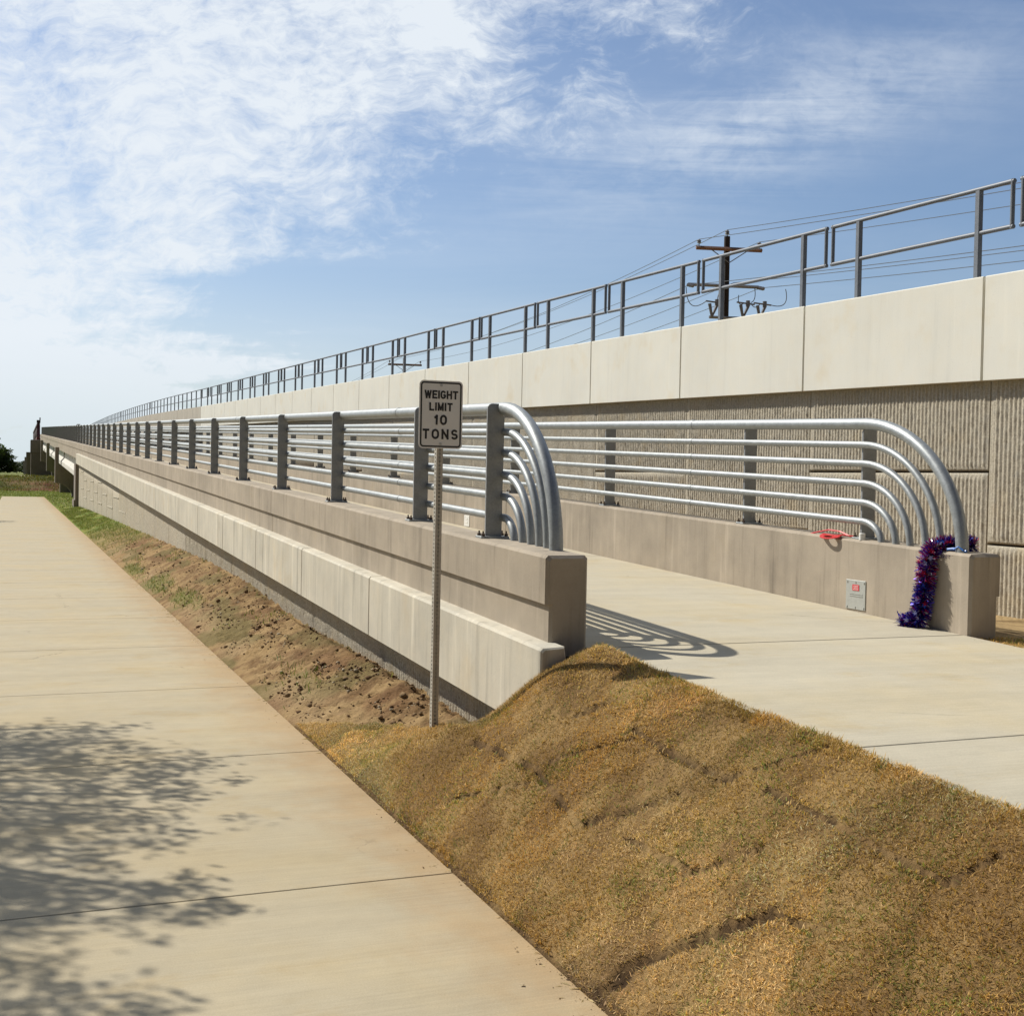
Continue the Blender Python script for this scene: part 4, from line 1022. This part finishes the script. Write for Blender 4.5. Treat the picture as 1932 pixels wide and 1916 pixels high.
def clods():
    n = 6500; x = 1.73+rng.random(n)**.7*.82; y = 7.0+rng.exponential(6.5, n); dens = fbm(x*6, y*2.2, 4, 11)
    ok = (y < 30) & (y > sod_edge(x)-.05) & (rng.random(n) < .12+1.6*sstep(.46, .62, dens)); x, y = x[ok], y[ok]; n = len(x)
    # fallen along the wall base and strung along the strip
    r = np.minimum(rng.lognormal(-5.15, .6, n), .028); z = ground_detail(x, y)+r*.25
    t = (1+5**.5)/2; ico = np.array([(-1, t, 0), (1, t, 0), (-1, -t, 0), (1, -t, 0), (0, -1, t), (0, 1, t), (0, -1, -t), (0, 1, -t), (t, 0, -1), (t, 0, 1), (-t, 0, -1), (-t, 0, 1)])/1.9
    fc = np.array([(0, 11, 5), (0, 5, 1), (0, 1, 7), (0, 7, 10), (0, 10, 11), (1, 5, 9), (5, 11, 4), (11, 10, 2), (10, 7, 6), (7, 1, 8), (3, 9, 4), (3, 4, 2), (3, 2, 6), (3, 6, 8), (3, 8, 9), (4, 9, 5), (2, 4, 11), (6, 2, 10), (8, 6, 7), (9, 8, 1)])
    V = ico[None]*rng.uniform(.6, 1.35, (n, 12, 1))*r[:, None, None]*np.array([1, 1.25, .75]); V = V+np.stack([x, y, z], 1)[:, None]
    f = rng.random((n, 1)); c = np.array([.27, .185, .10])*(1-f)+np.array([.17, .10, .055])*f; c = np.where(rng.random((n, 1)) < .18, np.array([.40, .33, .23]), c)
    o = fast_mesh('soil_clods', V.reshape(-1, 3), [(np.arange(n)[:, None, None]*12+fc[None]).reshape(-1, 3)], 'ground', np.repeat(c, 12, 0)); tag(o, 'crumbly brown clods of bare soil along the foot of the ramp wall', 'soil', kind='stuff')
clods()
def litter():
    n = 1500; x = PX1-rng.exponential(.035, n); y = rng.uniform(3, 20, n); k_ = fbm(x*0+2, y*2.3, 3, 121); ok = (x > 1.2) & (rng.random(n) < .25+1.2*sstep(.45, .65, k_)); x, y = x[ok], y[ok]; n = len(x)
    r = rng.lognormal(-5.9, .5, n); a = rng.uniform(0, 6.28, n); straw = rng.random(n) < .4; L = np.where(straw, r*4, r)
    ca, sa = np.cos(a), np.sin(a); V = np.stack([np.stack([x+ca*L, y+sa*L, 0*x+.0012], 1), np.stack([x-sa*r*.5, y+ca*r*.5, r*.7+.0012], 1), np.stack([x-ca*L, y-sa*L, 0*x+.0012], 1), np.stack([x+sa*r*.5, y-ca*r*.5, 0*x+.0012], 1)], 1)
    b_ = np.arange(n)[:, None]*4; F = np.concatenate([b_+np.array([[0, 1, 3]]), b_+np.array([[1, 2, 3]])])
    c = np.where(straw[:, None], np.array([.5, .38, .18]), np.array([.16, .10, .055]))*rng.uniform(.7, 1.2, (n, 1))
    o = fast_mesh('soil_crumbs', V.reshape(-1, 3), [F], 'blade', np.repeat(c, 4, 0)); tag(o, 'crumbs of soil and straw spilled on the footpath edge', 'soil', kind='stuff')
litter()

# ------------------------------------------------------------------ trees
def tree(name, label, base, h, crown, n_leaf, leaf, cols, seed, group=None, limbs=9, gap=.5, sp_=1.):
    """crown: list of (dx, dy, dz, rx, ry, rz) lobes relative to the base"""
    r_ = np.random.default_rng(seed); t = thing(name, label, 'tree', base, group); bx, by_, bz = base
    mb = MB(); z0 = min(c[2]-c[5] for c in crown); top = max(c[2] for c in crown)
    mb.tube([(bx, by_, bz-.3), (bx+.05*h*.1, by_, bz+z0*.8), (bx, by_+.02*h, bz+top*.8)], [h*.028, h*.022, h*.008], 10)
    tips = []
    for i in range(limbs):
        c = crown[i % len(crown)]; s0 = r_.uniform(.3, .75); a = Vector((bx, by_, bz+top*s0*.8)); e = Vector((bx+c[0]+r_.normal(0, c[3]*.45), by_+c[1]+r_.normal(0, c[4]*.45), bz+c[2]+r_.normal(0, c[5]*.35)))
        m_ = a.lerp(e, .5)+Vector((0, 0, .05*h)); mb.tube([a, m_, e], [h*.011, h*.007, h*.002], 6); tips.append(e)
    obj('trunk', mb, 'bark', t, smooth=True)
    og = np.array(ORIG[t.name]); P_ = []
    for c in crown:
        nl = int(n_leaf*c[3]*c[4]*c[5]/sum(q[3]*q[4]*q[5] for q in crown)); ncl = max(10, nl//30)
        d = r_.normal(size=(ncl, 3)); d /= np.linalg.norm(d, axis=1)[:, None]; rad = r_.uniform(gap, 1.08, ncl)**.7
        cc = np.array([bx+c[0], by_+c[1], bz+c[2]])+d*rad[:, None]*np.array(c[3:6])
        lp = np.repeat(cc, 30, 0)+r_.normal(0, .17*sp_*min(c[3:6]), (ncl*30, 3))*np.array([1, 1, .6]); P_.append(lp)
    P_ = np.concatenate(P_); n = len(P_); a = r_.normal(size=(n, 3)); a /= np.linalg.norm(a, axis=1)[:, None]; b = np.cross(a, r_.normal(size=(n, 3))); b /= np.linalg.norm(b, axis=1)[:, None]
    s = leaf*r_.uniform(.6, 1.3, n)[:, None]; V = np.stack([P_-a*s, P_+b*s*.45, P_+a*s, P_-b*s*.45], 1)
    f = r_.random((n, 1)); col = (np.array(cols[0])*(1-f)+np.array(cols[1])*f)*r_.uniform(.7, 1.25, (n, 1)); 
    fast_mesh('crown', V.reshape(-1, 3)-og, [np.arange(n*4).reshape(n, 4)], 'leaf', np.repeat(col, 4, 0), t)
DG = ((.030, .055, .016), (.075, .115, .028))
tree('broadleaf_tree', 'dark green bushy tree on the far earth bank at the left edge', (-3.7, 150, 1.1), 5,
     [(0, 0, 2.3, 2.5, 2.4, 1.7), (1.9, .3, 1.9, 1.6, 1.7, 1.2), (-1.8, 0, 2.2, 2, 2, 1.6), (.6, 0, 3.1, 1.5, 1.5, .75), (3.0, 0, 1.2, 1.1, 1.2, .9)], 20000, .17, DG, 3, None, 9, .1)
for i, (x, y, s_) in enumerate(((.2, 330, 1.0), (2.6, 360, 1.2), (5.2, 345, .9))):
    tree('distant_tree', ('', 'middle', 'rightmost')[i]+' small grey green tree on the horizon between dark tree and piers' if i else 'leftmost small grey green tree on the horizon between dark tree and piers', (x, y, 1.1), 5, [(0, 0, 1.7*s_, 2.0, 2, 1.1*s_), (1.5, 0, 1.2, 1.6, 1.5, .8)], 1800, .26, ((.06, .085, .05), (.11, .14, .075)), 20+i, 'small trees on the horizon')
# the wood along the horizon
def wood():
    P_ = []
    for k_ in range(46):
        x0 = -150+k_*9+rng.uniform(-4, 4); y0 = rng.uniform(430, 560); hh = rng.uniform(1.4, 3.2); n = 170; d = rng.normal(size=(n, 3)); d /= np.linalg.norm(d, axis=1)[:, None]
        P_.append(np.array([x0, y0, 1.2+hh*.5])+d*np.array([6.5, 4, hh*.55])*rng.uniform(.4, 1, n)[:, None])
    P_ = np.concatenate(P_); n = len(P_); a = rng.normal(size=(n, 3)); b = rng.normal(size=(n, 3)); V = np.stack([P_-a*.55, P_+b*.4, P_+a*.55, P_-b*.4], 1)
    o = fast_mesh('distant_wood', V.reshape(-1, 3), [np.arange(n*4).reshape(n, 4)], 'leaf', np.repeat(np.array([.055, .08, .05])*rng.uniform(.6, 1.4, (n, 1)), 4, 0)); tag(o, 'far dark green wood along the horizon', 'wood', kind='stuff')
wood()
# trees beside the footpath, out of the picture on the left: they shade the path
def lobe(tx, ty, h, r): return (tx-h*.619+4.6, ty+h*.821-10.2, h+.02, r[0], r[1], r[2])
tree('path_tree', 'leafy tree beside the footpath whose shadow lies across the near slabs', (-4.6, 10.2, -.02), 6,
     [lobe(-.1, 7.9, 3.8, (.9, .8, .6)), lobe(.45, 7.1, 3.3, (.75, .7, .42)), lobe(-.25, 6.3, 3.6, (.8, .8, .5)), lobe(.35, 5.9, 3.1, (.7, .6, .35)), lobe(.0, 5.0, 3.3, (.75, .7, .42)),
      lobe(.5, 4.85, 2.8, (.5, .4, .25)), lobe(-.1, 4.1, 3.2, (.6, .5, .35)), lobe(.7, 6.7, 2.8, (.5, .4, .22)), lobe(.1, 3.7, 3.0, (.6, .45, .3)), lobe(-.3, 5.6, 3.7, (.7, .9, .5)), lobe(-.2, 7.2, 3.9, (.8, .8, .5)), lobe(-.3, 4.6, 3.5, (.6, .7, .4)), (-1, 0, 4.6, 1.7, 1.5, 1.2)], 27000, .034, ((.06, .10, .02), (.12, .17, .04)), 5, None, 27, .1, 1.25)
tree('path_tree', 'second leafy tree farther along the footpath, throwing a thin shadow tip on it', (-5.2, 46.3, -.02), 6,
     [(.6, 0, 4.2, 1.6, 1.5, 1.0), (2.2, -.4, 3.4, 1.1, .5, .6)], 3000, .07, ((.06, .10, .02), (.12, .17, .04)), 6, None, 9, .2)
